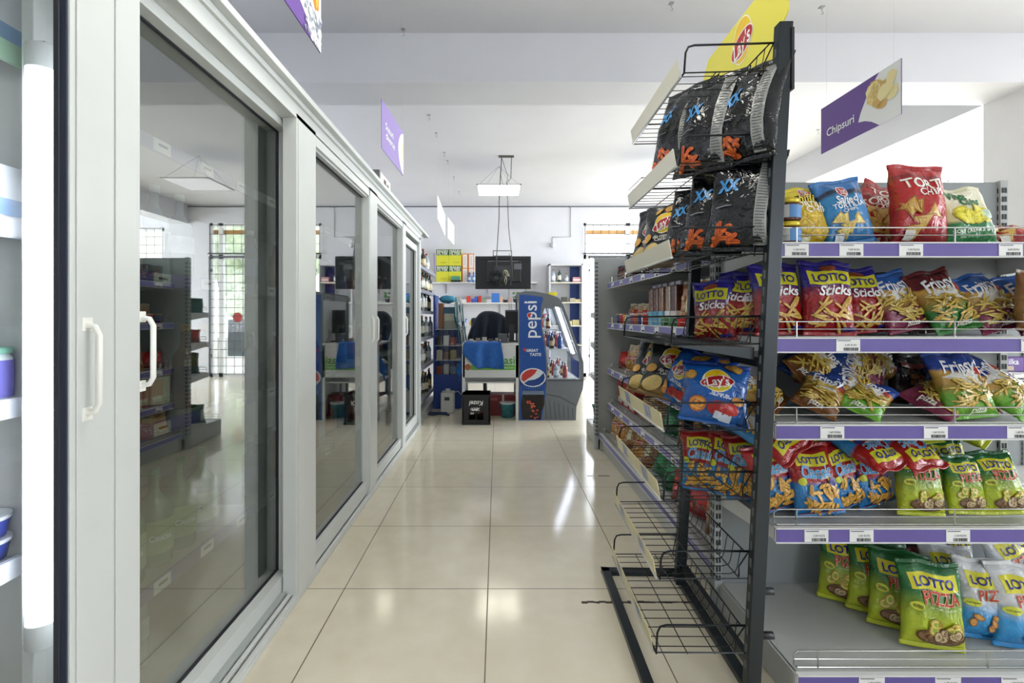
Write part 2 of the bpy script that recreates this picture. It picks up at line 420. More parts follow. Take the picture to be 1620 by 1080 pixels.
led(-.05, 1.3, 2.9, 'added unseen panel light hanging over the aisle above the camera', True, near_fill)  # unseen panel put in to brighten the near floor and shelf fronts

t = empty('hung_television', (PX(796, 6.3), 6.3, PZ(457, 6.3)), 0, 'black flat television hung back to front from the ceiling over the till', 'television')
m = MB(); w_ = .365; m.box(-w_, w_, 0, .03, 0, .43); m.build('body', blackp, t, bevel=.008)
m = MB(); m.box(-.22, .23, -.03, 0, .09, .37); m.box(-w_ + .02, w_ - .02, -.012, 0, .385, .405); m.build('rear_housing', mat('tv_back', '#1c1c1f', .35), t, bevel=.01)
MB().box(-.2, .2, -.034, -.03, .355, .366).box(.14, .24, -.033, -.03, .255, .33).build('rear_label', mat('tv_label', '#6a6c70', .4), t)
m = MB(); m.box(-.12, .11, -.05, -.03, .12, .3)
for a in (-.085, .10): m.box(a - .012, a + .012, -.045, -.03, .05, .42)
m.box(-.13, .12, -.01, .005, .43, .436); m.cyl((-.13, -.003, .43), (-.13, -.003, .5), .005, 6); m.cyl((.11, -.003, .43), (.11, -.003, .5), .005, 6); m.cyl((-.13, -.003, .5), (.11, -.003, .5), .005, 6)
m.build('mounting_bracket', darkgrey, t)
m = MB(); zc = ZC - PZ(457, 6.3)
m.tube([(-.1, -.06, .25), (-.085, -.05, .43), (-.055, -.04, .9), (-.05, -.03, zc - .5), (-.02, 0, zc - .02)], .006, 6)
m.tube([(.12, -.06, .1), (.11, -.05, .43), (.07, -.04, .8), (.05, -.02, zc - .35), (.1, 0, zc - .3), (.11, 0, zc - .02)], .005, 6)
m.tube([(-.02, 0, zc - .02), (-.03, 0, zc - .25), (.02, 0, zc - .5), (0.06, 0, zc - .27), (-.02, 0, zc - .02)], .0035, 6)
m.box(-.06, .14, -.02, .02, zc - .02, zc)
m.build('hanging_cables', mat('cable_grey', '#57544c', .6), t)
m = MB(); rnd = random.Random(3)
for k in range(7):
    cx, cz, rr = rnd.uniform(-.12, -.05), rnd.uniform(.08, .17), rnd.uniform(.05, .09)
    m.tube([(cx + rr * math.cos(a * .5), -.06 - .008 * k, cz + rr * 1.1 * math.sin(a * .5)) for a in range(13)], .004, 5, closed=True)
m.build('coiled_power_cable', blackp, t)
m = MB()
for k in range(3):
    m.tube([(.03 + .03 * math.cos(a * .52 + k) + .01 * k, -.08 - .006 * k, .2 + .04 * math.sin(a * .52)) for a in range(12)], .004, 5, closed=True)
m.tube([(.03, -.08, .16), (.015, -.08, .1), (.03, -.08, .05), (.045, -.08, .1), (.035, -.08, .16)], .004, 5)
m.build('white_cable_loop', mat('cable_cream', '#bfb79c', .6), t)
tag(MB().tube([P(806, 400, 6.5), P(805, 470, 6.5), P(806, 505, 6.4), P(809, 528, 6.3)], .004, 5).tube([P(808, 470, 6.5), P(810, 520, 6.4), P(812, 540, 6.2), P(808, 548, 6.0)], .003, 5).build('data_cable', MATS['cable_grey']), 'thin grey cable dropping from the hung television to the till', 'cable')

# conduit and fitting on the back wall
m = MB(); y = YB - .01
m.cyl(P(903, 326, y), P(903, 375, y), .006, 6); m.cyl(P(903, 375, y), P(874, 375, y), .006, 6); m.cyl(P(874, 375, y), P(874, 385, y), .006, 6); m.ball(P(875, 388, y - .03), .045, white_metal, 8)
tag(m.build('wall_sensor', mat('conduit', '#b6b4b2', .5)), 'small sensor on a thin conduit high on the back wall beside the window', 'sensor')
m = MB(); m.box(PX(791, 8.9), PX(816, 8.9), 0, 0, 0, 0) if False else None

# hanging category signs
sgn_purple = mat('sign_purple', '#6a4b94', .5); sgn_lilac = mat('sign_lilac', '#9a86bd', .5); sgn_white = mat('sign_white', '#eeeeec', .5)
chipcol = mat('chip_gold', '#e3c77c', .5, noise_amt=.25, nscale=60); letter = mat('letter_white', '#f4f4f2', .5)
def sign(a, b, h, label, kind, txt):
    """a,b bottom corners in world space (left, right in the photo)"""
    a, b = Vector(a), Vector(b); o = (a + b) / 2; ux = (b - a).normalized(); uy = Vector((0, 0, 1)); L = (b - a).length; nrm = ux.cross(uy)
    t = empty('hanging_sign', o, 0, label, 'sign', 'hanging category signs')
    def at(x, y, d=0): return ux * x + uy * y + nrm * d
    m = MB(); base = sgn_purple if kind != 'lilac' else sgn_lilac
    vs = [at(x, y, d) for d in (-.002, .002) for x, y in ((-L / 2, 0), (L / 2, 0), (L / 2, h), (-L / 2, h))]
    m.add(vs, [(0, 3, 2, 1), (4, 5, 6, 7), (0, 1, 5, 4), (1, 2, 6, 5), (2, 3, 7, 6), (3, 0, 4, 7)], sgn_white if kind == 'plain' else base)
    m.build('board', base, t)
    if kind != 'plain':
        m = MB()
        if kind == 'lilac': pts = [(.5 * L, .0)] + [(L * (.5 - .26 * math.sin(math.pi * k / 12) ** .6), h * (k / 12) * .97) for k in range(1, 12)] + [(.5 * L, h * .97)]
        else: pts = [(.5 * L, 0), (.27 * L, 0), (.18 * L, h * .14), (.1 * L, h * .22), (.02 * L, h * .26), (.05 * L, h * .42), (.12 * L, h * .66), (.2 * L, h * .86), (.27 * L, h), (.5 * L, h)]
        n = len(pts); m.add([at(x, y, .003) for x, y in pts], [tuple(range(n))], sgn_white)
        m.build('white_picture_field', sgn_white, t)
        m = MB(); r = random.Random(5)
        if kind == 'chips':
            for k in range(17):
                cx, cy, rr, an = L * r.uniform(.16, .42), h * r.uniform(.22, .8), L * r.uniform(.05, .09), r.uniform(0, 6)
                q = [(cx + rr * math.cos(an + j * 2 * math.pi / 7) * r.uniform(.8, 1.1), cy + rr * math.sin(an + j * 2 * math.pi / 7) * r.uniform(.8, 1.1)) for j in range(7)]
                m.add([at(x, y, .0035 + k * .0003) for x, y in q], [tuple(range(7))], [chipcol, mat('chip_pale', '#efe0a6', .5), mat('chip_deep', '#d3ab62', .5)][k % 3])
            m.build('chips_picture', chipcol, t)
        elif kind == 'beer':
            for k in range(2):
                cx = L * (.2 + .17 * k); q = [(cx - .035, h * .98), (cx + .035, h * .98), (cx + .028, h * .5), (cx, h * .42), (cx - .028, h * .5)]
                m.add([at(x, y, .004) for x, y in q], [(0, 1, 2, 3, 4)], mat('beer_amber', '#d8892a', .4))
                q = [(cx - .016, h * .98), (cx + .018, h * .98), (cx + .014, h * .52), (cx, h * .48)]
                m.add([at(x, y, .005) for x, y in q], [(0, 1, 2, 3)], mat('beer_gold', '#f0c04a', .4))
            for k in range(70):
                cx, cy, rr, an = L * r.uniform(.12, .48), h * r.uniform(.02, .42), .014, r.uniform(0, 6)
                m.add([at(cx + rr * math.cos(an + j * 2.1), cy + rr * math.sin(an + j * 2.1), .0055 + k * .00003) for j in range(3)], [(0, 1, 2)], [mat('ice_a', '#d5d8e2', .3), mat('ice_b', '#8e93a6', .3), mat('ice_c', '#f2f3f6', .3)][k % 3])
            m.build('beer_picture', None, t)
        elif kind == 'lilac':
            pts = [(L * (.5 - .10 * math.sin(math.pi * k / 12)), h * (.15 + .7 * k / 12)) for k in range(13)]
            m.add([at(x, y, .004) for x, y in pts], [tuple(range(13))], mat('chip_pale2', '#dcd6b4', .5)); m.build('faded_picture', None, t)
    if txt:
        m = MB()
        for k, (s_, w, x, y) in enumerate(txt): put_text(m, s_, at(x * L, y * h, .003), ux, uy, w * L, letter, .03)
        m.build('lettering', letter, t)
    m = MB()
    for s_ in (-1, 1): m.cyl(at(s_ * L * .42, h), Vector((o.x, o.y, 0)) * 0 + at(s_ * L * .42, ZC - o.z), .0007, 4)
    m.build('hanging_threads', mat('nylon', '#c8c8c8', .4), t)
    return t
sign((-.70, 1.48, 2.178), (-.70, 1.90, 2.178), .3, 'purple and white sign with beer bottles in ice, nearest of the signs over the coolers', 'beer', None)
a, b = P(603.5, 234, 2.93), P(637.5, 278, 3.36)
sign(a, b, .3, 'faded lilac sign with white lettering hanging over the middle coolers', 'lilac', [('Sosuri', .34, -.18, .57), ('diverse', .40, -.14, .38)])
sign(P(692, 345, 5.5), P(704, 373, 6.0), .26, 'curled pale sign hanging beyond the coolers, the nearer of two', 'plain', None)
sign(P(708.5, 376, 6.3), P(718, 387, 6.8), .27, 'small pale sign hanging farthest back beyond the coolers', 'plain', None)
sign((2.0, 2.97, PZ(244, 2.97)), (2.0, 2.38, PZ(244, 2.97) + .0), .278, 'purple sign reading Chipsuri with a heap of crisps, hanging over the right shelves', 'chips', [('Chipsuri', .38, -.22, .40)])
# small ceiling hooks with threads
hk = [(638, 46, 3.2), (1062, 5, 2.9), (1300, 11, 2.9), (679, 182, 0), (690, 210, 0), (703, 241, 0), (708, 254, 0), (718, 280, 0), (726, 303, 0), (1294, 205, 0)]
h0 = None
for i, (px, py, q) in enumerate(hk):
    Y = (ZC - H) * F / (CY - py); c = Vector(((px - CX) * Y / F, Y, ZC))
    if h0 is None:
        h0 = MB().box(-.014, .014, -.014, .014, -.006, 0).cyl((0, 0, -.006), (0, 0, -.03), .002, 5).tube([(0, 0, -.03), (.01, 0, -.036), (.012, 0, -.046), (0, 0, -.05), (-.008, 0, -.046)], .002, 5).build('ceiling_hook', alu, loc=c)
        tag(h0, 'x', 'hook', 'small hooks in the ceiling'); o = h0
    else: o = copy_tree(h0, loc=c)
    o['label'] = 'small metal ceiling hook, ' + (['nearest left one before the beam', 'near one above the yellow header board', 'near one right of the yellow header board'][i] if i < 3 else ('single one by the purple crisps sign' if i == 9 else ORD[i - 3] + ' of the row receding beyond the beam'))
# ------------------------------------------------------------------ the glass-door coolers along the left
FX = -.80
cool_in = mat('cooler_inside', '#8f9694', .6); cool_dark = mat('cooler_dark', '#6d7472', .6)
cooler = empty('glass_door_cooler', (FX, 2.0, 0), 0, 'long white walk-in cooler with glass doors running down the left side of the aisle', 'cooler')
def cb(name, mb, m, parent=None, bevel=.002): 
    o = mb.build(name, m, parent if parent is not None else cooler, bevel=bevel)
    if parent is None or parent is cooler: o.location = (-FX, -2.0, 0)
    return o
Y0, Y1 = -.45, 5.02; DX = -1.72
m = MB(); m.box(DX, DX + .04, Y0, Y1, 0, 2.0); m.box(DX, FX - .03, Y0, Y0 + .04, 0, 2.0); m.box(DX, FX - .03, Y1 - .04, Y1, 0, 2.0); m.box(DX, FX - .04, Y0, Y1, 0, .045); m.box(DX, FX - .03, Y0, Y1, 1.97, 2.02)
cb('cabinet_shell', m, mat('shell', '#a7adaa', .6))
m = MB(); m.box(DX + .04, -.87, 1.085, 1.11, .045, 1.97); cb('partition_panel', m, white_metal); m = MB(); m.box(DX + .041, DX + .05, Y0 + .05, 1.085, .05, 1.96).box(DX + .05, -.9, Y0 + .05, 1.08, 1.955, 1.965); cb('lit_lining', m, white_metal)
m = MB(); m.box(FX - .06, FX, Y0, Y1, 1.93, 2.0); m.box(FX - .1, FX + .012, Y0, Y1 + .01, 1.985, 2.006); m.box(FX - .02, FX + .04, Y0, Y1 + .33, 2.006, 2.03); cb('crown_trim', m, pvc)
m = MB(); m.box(-.90, -.795, Y0, Y1, 0, .018); m.box(-.835, -.82, Y0, Y1, .018, .035); m.box(-.812, -.797, Y0, Y1, .018, .03); cb('floor_track', m, pvc)
cb('track_groove', MB().box(-.818, -.813, Y0, Y1, .018, .021).box(-.846, -.838, .9, 2.0, .018, .022), gasket, bevel=0)
for a, b in ((.90, 1.077), (1.915, 2.12), (3.0, 3.205), (4.06, 4.20), (4.93, 5.02)):
    m = MB(); m.box(FX - (.055 if a > 1 else .02), FX, a, b, .018, 1.95); [m.box(FX, FX + .003, q0, q1, .03, 1.93) for q0, q1 in (((a + .012, .999), (1.005, b - .012)) if a < 1 else ((a + .012, b - .012),))]; cb('door_post', m, pvc)
cb('gasket_seal', MB().box(FX - .019, FX - .004, .8965, .900, .03, 1.94), mat('gasket_blue', '#2f3648', .5), bevel=0)
cb('header_rail', MB().box(-.86, FX - .0, 2.12, Y1, 1.89, 1.94).box(-.862, -.835, 1.077, 1.92, 1.955, 1.99), pvc)
# doors: y range, x of the face, x of the glass
def handle(p, zc, h, sy=0, par=None, dx=.045, w=.018):
    z0, z1 = zc - h / 2, zc + h / 2
    m = MB(); m.tube([(p[0], p[1], z0), (p[0] + dx * .7, p[1], z0 + .004), (p[0] + dx, p[1], z0 + .02), (p[0] + dx, p[1], z1 - .02), (p[0] + dx * .7, p[1], z1 - .004), (p[0], p[1], z1)], w / 2, 8)
    m.box(p[0] - .003, p[0] + .004, p[1] - .012, p[1] + .012, z0 - .014, z0 + .012); m.box(p[0] - .003, p[0] + .004, p[1] - .012, p[1] + .012, z1 - .012, z1 + .014)
    return cb('door_handle', m, mat('handle_white', '#edece4', .3), par, bevel=.001)
def door(y0, y1, face, gx, z0, z1, st, hy=None, rail=.06, label=None, gm=None):
    m = MB(); t = .045 if st > .01 else .005
    m.box(face - t, face, y0, y0 + st, z0, z1); m.box(face - t, face, y1 - st, y1, z0, z1)
    m.box(face - t, face, y0 + st, y1 - st, z0, z0 + rail); m.box(face - t, face, y0 + st, y1 - st, z1 - rail * .7, z1)
    d = cb('glass_door', m, pvc)
    if label: d['label'] = label
    a, b, c, e = y0 + st, y1 - st, z0 + rail, z1 - rail * .7
    o = MB().box(gx - .004, gx + .001, a - .004, b + .004, c - .004, e + .004).build('glass_pane', gm or gls, d)
    g = MB(); q = .003; f2 = gx + .007
    g.box(gx - .002, f2, a, a + q, c, e); g.box(gx - .002, f2, b - q, b, c, e); g.box(gx - .002, f2, a, b, c, c + q); g.box(gx - .002, f2, a, b, e - q, e)
    g.build('pane_seal', gasket, d)
    if hy is not None:
        h = handle((face, hy, 0), 1.055, .165, par=d, dx=.03, w=.013)
    return d
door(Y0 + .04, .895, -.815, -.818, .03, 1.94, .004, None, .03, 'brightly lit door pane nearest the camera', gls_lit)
d1 = door(1.085, 2.02, -.86, -.905, .025, 1.95, .045, 1.16, .075)
door(2.10, 3.10, -.815, -.845, .035, 1.93, .05, 3.055, .07)
door(3.13, 4.12, -.815, -.845, .035, 1.93, .05, 3.175, .07)
door(4.19, 4.94, -.825, -.85, .05, 1.86, .07, 4.24, .09)
o = handle((FX, .935, 0), 1.037, .172, dx=.026, w=.012); o['label'] = 'white bow handle on the wide near door post'
# lamp tube of the lit bay
m = MB(); m.cyl((-.930, .985, .52), (-.930, .985, 1.64), .027, 20)
lt = cb('light_tube', m, mat('tube_light', '#eef3ff', .4, emit=13), bevel=0)
m = MB()
for a, b in ((.47, .52), (1.64, 1.69)): m.cyl((-.930, .985, a), (-.930, .985, b), .029, 20)
m.box(-.975, -.925, .985, 1.01, .455, .47); m.box(-.975, -.925, .985, 1.01, 1.69, 1.705)
cb('tube_end_cap', m, white_metal)
cb('tube_bracket', MB().box(-.99, -.965, 1.0, 1.085, .05, 1.95), white_metal)

# interior shelves
SX = -1.05
def cooler_shelf(y0, y1, z, strip=lilac, labs=0):
    m = MB(); m.box(-1.66, SX, y0, y1, z - .012, z)
    s = cb('shelf', m, mat('cooler_shelf', '#9aa09f', .5), bevel=0)
    m = MB(); m.box(SX, SX + .012, y0, y1, z - .038, z + .004); cb('price_channel', m, strip, s, bevel=0)
    if labs:
        m = MB()
        for k in range(labs):
            yy = y0 + (y1 - y0) * (k + .4) / labs; m.box(SX + .012, SX + .0135, yy, yy + .075, z - .036, z + .002)
            m.box(SX + .0135, SX + .0137, yy + .02, yy + .06, z - .018, z - .010, ink)
        m.build('price_label', paper, s)
    return s
for z in (.33, .81, 1.27, 1.68):
    for y0, y1 in ((1.13, 2.05), (2.07, 3.05), (3.07, 4.1), (4.12, 4.96)): cooler_shelf(y0, y1, z, lilac if y0 < 2 else shelf_grey, 4 if y0 < 2.1 else 0)
strip_white = mat('strip_white', '#eef1f6', .4)
for z in (.615, .96, 1.345, 1.72): cooler_shelf(-.3, 1.055, z, strip_white if z < 1.7 else mat('strip_green', '#a9cdb0', .4), 0)

# ------------------------------------------------------------------ bottles, jars, boxes
def cap_mat(c): return mat('cap_' + c, '#' + c, .4)
def bottle(h, r, glassc, cap, lab, neck=.32, shoulder=.62, rough=.12, name='bottle', txt=None, labz=(.18, .5), capname='cap'):
    """root = bottle body mesh, children cap and label"""
    rn = r * neck; z1 = h * shoulder; z2 = h * (shoulder + .2)
    prof = [(r * .9, 0), (r, h * .02), (r, z1)]
    for k in range(1, 7):
        a = k / 6; prof.append((rn + (r - rn) * (math.cos(a * math.pi) + 1) / 2, z1 + (z2 - z1) * a))
    prof += [(rn, h * .93)]
    b = MB().lathe(prof, n=14).build(name, mat('bottleglass_' + glassc, '#' + glassc, rough, spec=.7, coat=.5))
    MB().lathe([(rn * 1.15, h * .92), (rn * 1.18, h), (rn * .9, h * 1.002)], n=12).build(capname, cap_mat(cap), b)
    m = MB(); m.lathe([(r * 1.012, h * labz[0]), (r * 1.012, h * labz[1])], n=14) if False else None
    n = 14; vs = []; 
    for z in (h * labz[0], h * labz[1]):
        for i in range(n): vs.append((r * 1.012 * math.cos(2 * math.pi * i / n), r * 1.012 * math.sin(2 * math.pi * i / n), z))
    m.add(vs, [(i, (i + 1) % n, n + (i + 1) % n, n + i) for i in range(n)], mat('lab_' + lab, '#' + lab, .5), True)
    if txt:
        w = r * 1.3
        for sgn in (1,):
            tv, tf, tw = text2d(txt, .03, .0, .4); k = w / tw; R = r * 1.03
            zc = h * (labz[0] + labz[1]) / 2
            m.add([(R * math.cos((x * k) / R - .6), R * math.sin((x * k) / R - .6), zc + y * k) for x, y in tv], tf, letter)
    m.build('label', None, b)
    return b
def row(proto, pts, labels, cat, group, first=[None], rots=None, scales=None):
    out = []
    for i, p in enumerate(pts):
        o = proto if (i == 0 and 'used' not in proto) else copy_tree(proto)
        proto['used'] = 1 if o is proto else proto.get('used', 1)
        o.location = p
        if rots: o.rotation_euler = rots[i]
        if scales: o.scale = scales[i]
        tag(o, labels[i], cat, group); out.append(o)
    return out
def cleanup():
    for o in bpy.data.objects:
        if 'used' in o: del o['used']

SH = {.33: 'lowest shelf', .81: 'low middle shelf', 1.27: 'high middle shelf', 1.68: 'top shelf'}
ciucas = bottle(.31, .052, '5d8f62', '3f9a72', '8fb56a', .26, .58, txt='Ciucas', labz=(.14, .48))
wine = bottle(.315, .042, '3a1218', '701c2c', 'e6dfc3', .34, .55, txt=None, labz=(.14, .42))
wines2 = bottle(.30, .04, '6b4416', 'c9a227', '2a2b35', .34, .58, labz=(.2, .5))
clearb = bottle(.30, .044, '9fb0b4', 'c4d4dc', 'b8c2c8', .3, .6, txt='BORSEC' if False else None, labz=(.3, .5))
for z, pr, kind, n in ((.33, ciucas, 'green water bottle', 6), (1.68, ciucas, 'green water bottle', 2), (.81, wine, 'dark red wine bottle', 4), (1.27, clearb, 'clear plastic water bottle', 5)):
    ys = [1.21 + .125 * k for k in range(n)]
    row(pr, [(-1.13, y, z) for y in ys], [f'{kind}, {ORD[k]} from left, {SH[z]} behind the first dark cooler door' for k in range(n)], 'bottle', f'bottles on the {SH[z]} of the first dark cooler bay')
row(wines2, [(-1.13, 1.74 + .1 * k, .81) for k in range(3)], [f'amber brandy bottle, {ORD[k]} past the red wines behind the first dark cooler door' for k in range(3)], 'bottle', 'bottles on the second shelf from the bottom of the first dark cooler bay')
row(clearb, [(-1.14, 1.22 + .14 * k, .046) for k in range(3)], [f'clear plastic water bottle on the cooler floor, {ORD[k]} from the near post' for k in range(3)], 'bottle', 'bottles on the cooler floor')
redb = bottle(.25, .033, '8c2f2c', 'd8d8d8', 'a83a34', .36, .6, labz=(.2, .5))
blueb = bottle(.26, .035, '2c4f8c', 'e8e8e8', '315fae', .36, .6, labz=(.2, .5))
for bay, (a, b) in enumerate(((2.2, 2.95), (3.25, 3.95), (4.3, 4.85))):
    for z in (.33, .81, 1.27):
        n = 4 if bay < 2 else 3
        for k in range(n):
            pr = redb if (k + bay) % 2 else blueb
            nm = 'red' if pr is redb else 'blue'
            row(pr, [(-1.13, a + (b - a) * k / (n - 1), z)], [f'{nm} bottle, {ORD[k]} from left, {SH[z]} behind the {["second", "third", "last"][bay]} dark cooler door'], 'bottle', 'bottles in the far cooler bays')
# goods of the lit bay, just inside the picture's left edge
def boxthing(name, dims, col, lab, cat, group, loc, rz=0, face=None, bev=.003, rough=.4):
    """a printed carton: body with its printed panel as a child"""
    w, d, h = dims
    o = MB().box(-w / 2, w / 2, -d / 2, d / 2, 0, h).build(name, mat('box_' + col, '#' + col, rough), bevel=bev)
    o.location = loc; o.rotation_euler = (0, 0, rz); tag(o, lab, cat, group)
    if face:
        m = MB(); y = -d / 2 - .0008
        for f in face:
            if f[0] == 'r': _, x0, x1, z0, z1, c = f; m.add([(x0 * w, y, z0 * h), (x1 * w, y, z0 * h), (x1 * w, y, z1 * h), (x0 * w, y, z1 * h)], [(0, 1, 2, 3)], mat('print_' + c, '#' + c, .5)); y -= .0004
            else: _, s_, x, z, ww, c = f; put_text(m, s_, (x * w, y, z * h), (1, 0, 0), (0, 0, 1), ww * w, mat('print_' + c, '#' + c, .5), .03, off=.0005)
        m.build('printed_panel', None, o)
    return o
o = bottle(.19, .05, 'e9eef0', '4aa57c', '7d78c8', .4, .45, .3, 'yoghurt_drink_bottle', labz=(.03, .45)); o.location = (-1.105, 1.03, .96); tag(o, 'white milk bottle with a green top and violet label on the middle lit shelf', 'bottle')
MB().lathe([(.0505, .1), (.048, .112)], n=14).build('green_band', mat('lab_green2', '#8fc9ae', .5), o)
for k, (z, c, l) in enumerate(((.615, '3a4a9c', 'blue and white food tub on the lower lit shelf, under another'), (.665, '4250a8', 'blue and white food tub on the lower lit shelf, upper of the two'))):
    o = MB().lathe([(.038, 0), (.046, .04)], n=20).build('food_tub', mat('tub_' + c, '#' + c, .4)); o.location = (-1.105, 1.03, z); tag(o, l, 'tub', 'tubs on the lower lit shelf')
    MB().lathe([(.048, .038), (.048, .046)], n=20).build('lid', strip_white, o)
for k in range(2):
    o = boxthing('dairy_carton', (.08, .09, .12), 'e4e9ee', ['white carton on the top lit cooler shelf', 'pale carton under the top lit cooler shelf'][k], 'carton', 'cartons in the lit cooler bay', (-1.10, 1.035, (1.72, 1.345)[k]), R90, [('r', -.5, .5, .1, .4, '8fb5dd')])
o = bottle(.27, .055, 'b9b38f', 'd8d2b0', 'c7bd8a', .5, .6, .3, 'jug', labz=(.2, .5)); o.location = (-1.10, 1.02, .05); tag(o, 'tall beige bottle standing on the floor of the lit cooler bay', 'bottle')

# ribbed grey box on top of the cooler
o = MB().box(-.07, .07, -.17, .17, 0, .09).build('cardboard_box', mat('grey_card', '#7d807f', .6, noise_amt=.2, nscale=30), bevel=.002, loc=(-.85, 3.35, 2.02), rot=(0, 0, 0)); tag(o, 'small grey box with a printed side lying on top of the coolers', 'box')
m = MB(); m.box(.07, .0712, -.15, .15, .008, .085); m.build('printed_side', mat('poster_pale', '#d9d6d2', .5), o)
m = MB(); m.box(.0712, .072, -.05, .01, .03, .06).box(.0712, .072, .0, .03, .015, .04).box(.0712, .072, .05, .09, .02, .05); m.build('printed_marks', mat('red_dk', '#3d1d1d', .5), o)

# ------------------------------------------------------------------ liquor shelving past the coolers
liq = empty('liquor_shelving', (-.98, 5.7, 0), 0, 'grey shelving full of liquor bottles at the end of the coolers', 'shelving')
LZ = (.22, .58, .90, 1.20, 1.43, 1.69); ly0, ly1 = -.62, .62
m = MB(); m.box(-.22, -.20, ly0, ly1, .1, 1.95); m.build('back_panel', mat('liq_back', '#c9cbd8', .5), liq)
m = MB()
for y in (ly0, ly1): m.box(-.23, -.19, y - .012, y + .012, 0, 1.97)
m.box(-.2, .18, ly0, ly1, 0, .1); m.build('upright', shelf_grey, liq)
for z in LZ:
    s = MB().box(-.2, .15, ly0, ly1, z - .025, z).build('shelf', shelf_grey, liq)
    m = MB(); m.box(.15, .162, ly0, ly1, z - .035, z + .002); m.build('price_channel', mat('channel_grey', '#8b8d9c', .35), s)
    m = MB(); m.tube([(.145, ly0, z + .05), (.145, ly1, z + .05)], .002, 4)
    for k in range(7): m.cyl((.145, ly0 + (ly1 - ly0) * k / 6, z), (.145, ly0 + (ly1 - ly0) * k / 6, z + .05), .002, 4)
    m.build('wire_guard', chrome, s)
kinds = [bottle(.24, .033, '2b1a14', '8c1c1c', 'd9c79a'), bottle(.23, .03, '7a4a1c', 'b8942c', 'e8e2d0'), bottle(.25, .032, '1d3a26', 'c9a43a', 'd9d9c8'), bottle(.235, .034, 'a9b4bd', '9a1c28', 'e9edf2'), bottle(.22, .031, '5c1420', '2a2a2a', 'c9b37c')]
kn = ['dark brown', 'amber', 'dark green', 'clear', 'deep red']; rnd = random.Random(11)
ln = ['sixth and lowest', 'fifth', 'fourth', 'third', 'second', 'topmost']
for si, z in enumerate(LZ):
    for k in range(12):
        j = (k * 2 + si * 3 + rnd.randrange(2)) % 5
        row(kinds[j], [(-.98 + .06 + rnd.uniform(-.02, .05), 5.7 - .54 + k * .098, z)], [f'{kn[j]} liquor bottle, {ORD[k]} from the cooler, {ln[si]} shelf of the liquor shelving'], 'bottle', 'bottles on the liquor shelving')
# lilac advertising card on its top shelf
o = MB().box(-.01, .01, -.06, .12, 0, .24).build('advertising_card', mat('card_lilac', '#a79cc2', .4), loc=(-.80, 6.17, 1.70), rot=(0, -.05, .1)); tag(o, 'lilac advertising card standing at the far end of the top liquor shelf', 'card')
o['label'] = 'lilac advertising card standing at the far end of the top liquor shelf'
# ------------------------------------------------------------------ printed snack bags
FILM = {}
def pm(c, rough=.3):
    if 'p_' + c in MATS: return MATS['p_' + c]
    m = mat('p_' + c, '#' + c, rough); film_bump(m.node_tree, m.node_tree.nodes['Principled BSDF']); return m
class Bag:
    def __init__(s, W_, Hh, T, seed=1, bend=0.0, flat=.0, wr=1.0):
        s.W, s.H, s.T, s.seed, s.bend, s.wr = W_, Hh, T, seed, bend, wr
        s.sf = .055
    def pt(s, u, v, side=-1, off=0.0):
        inner = min(1, max(0, (v - s.sf) / (1 - 2 * s.sf))); si = max(0, math.sin(math.pi * inner))
        prof = si ** .5 * (.72 + .5 * (1 - inner)); edge = max(0, 1 - abs(u) ** 2.8) ** .6
        t = s.T * .57 * prof * edge
        a = s.seed * 1.7
        fold = (math.sin(u * 7.3 + a) + .6 * math.sin(u * 13.1 + a * 2)) * (math.exp(-inner * 7) + math.exp(-(1 - inner) * 6)) * .006 * si ** .3
        nz = noise.noise(Vector((u * 2.1 + a, v * 3.2, a * 3 + side))) * .011 * edge + abs(noise.noise(Vector((u * 4.5, v * 6 + a, a + side * 2)))) * .008 * edge
        nz = nz * min(1, si * 3)
        w = s.W / 2 * (1 - .10 * si ** .8 * (1 - .0)) * (1 + .012 * math.sin(v * 23 + a))
        crimp = .0011 * math.sin(v * 560) if inner in (0, 1) and False else 0
        y = side * (t + .0012) + side * (fold + nz) * s.wr * (1 if si > 0 else 0)
        if si <= 0.02: y = side * .0012 + math.sin(u * 6 + a) * .004 * (1 if v > .5 else .4)
        else: y += math.sin(u * 6 + a) * .004 * (1 if v > .5 else .4) * (1 - min(1, si * 2))
        y += side * off + s.bend * max(0, v - .35) ** 2 * s.H * 2.2
        z = v * s.H - .010 * abs(u) ** 3 * (1 if v > .5 else -1) * (1 - si) * 0 - s.bend ** 2 * v * v * s.H * .5
        if v > .5: z += .004 * math.sin(u * 5 + a * 3) * v
        return Vector((u * w, y, z))
    def uv_of(s, x, z):
        v = z / s.H; return x / (s.W / 2 * .93), v
    def surf(s, x, z, off):
        u, v = s.uv_of(x, z); u = max(-.985, min(.985, u)); v = max(.0, min(1, v)); return s.pt(u, v, -1, off)

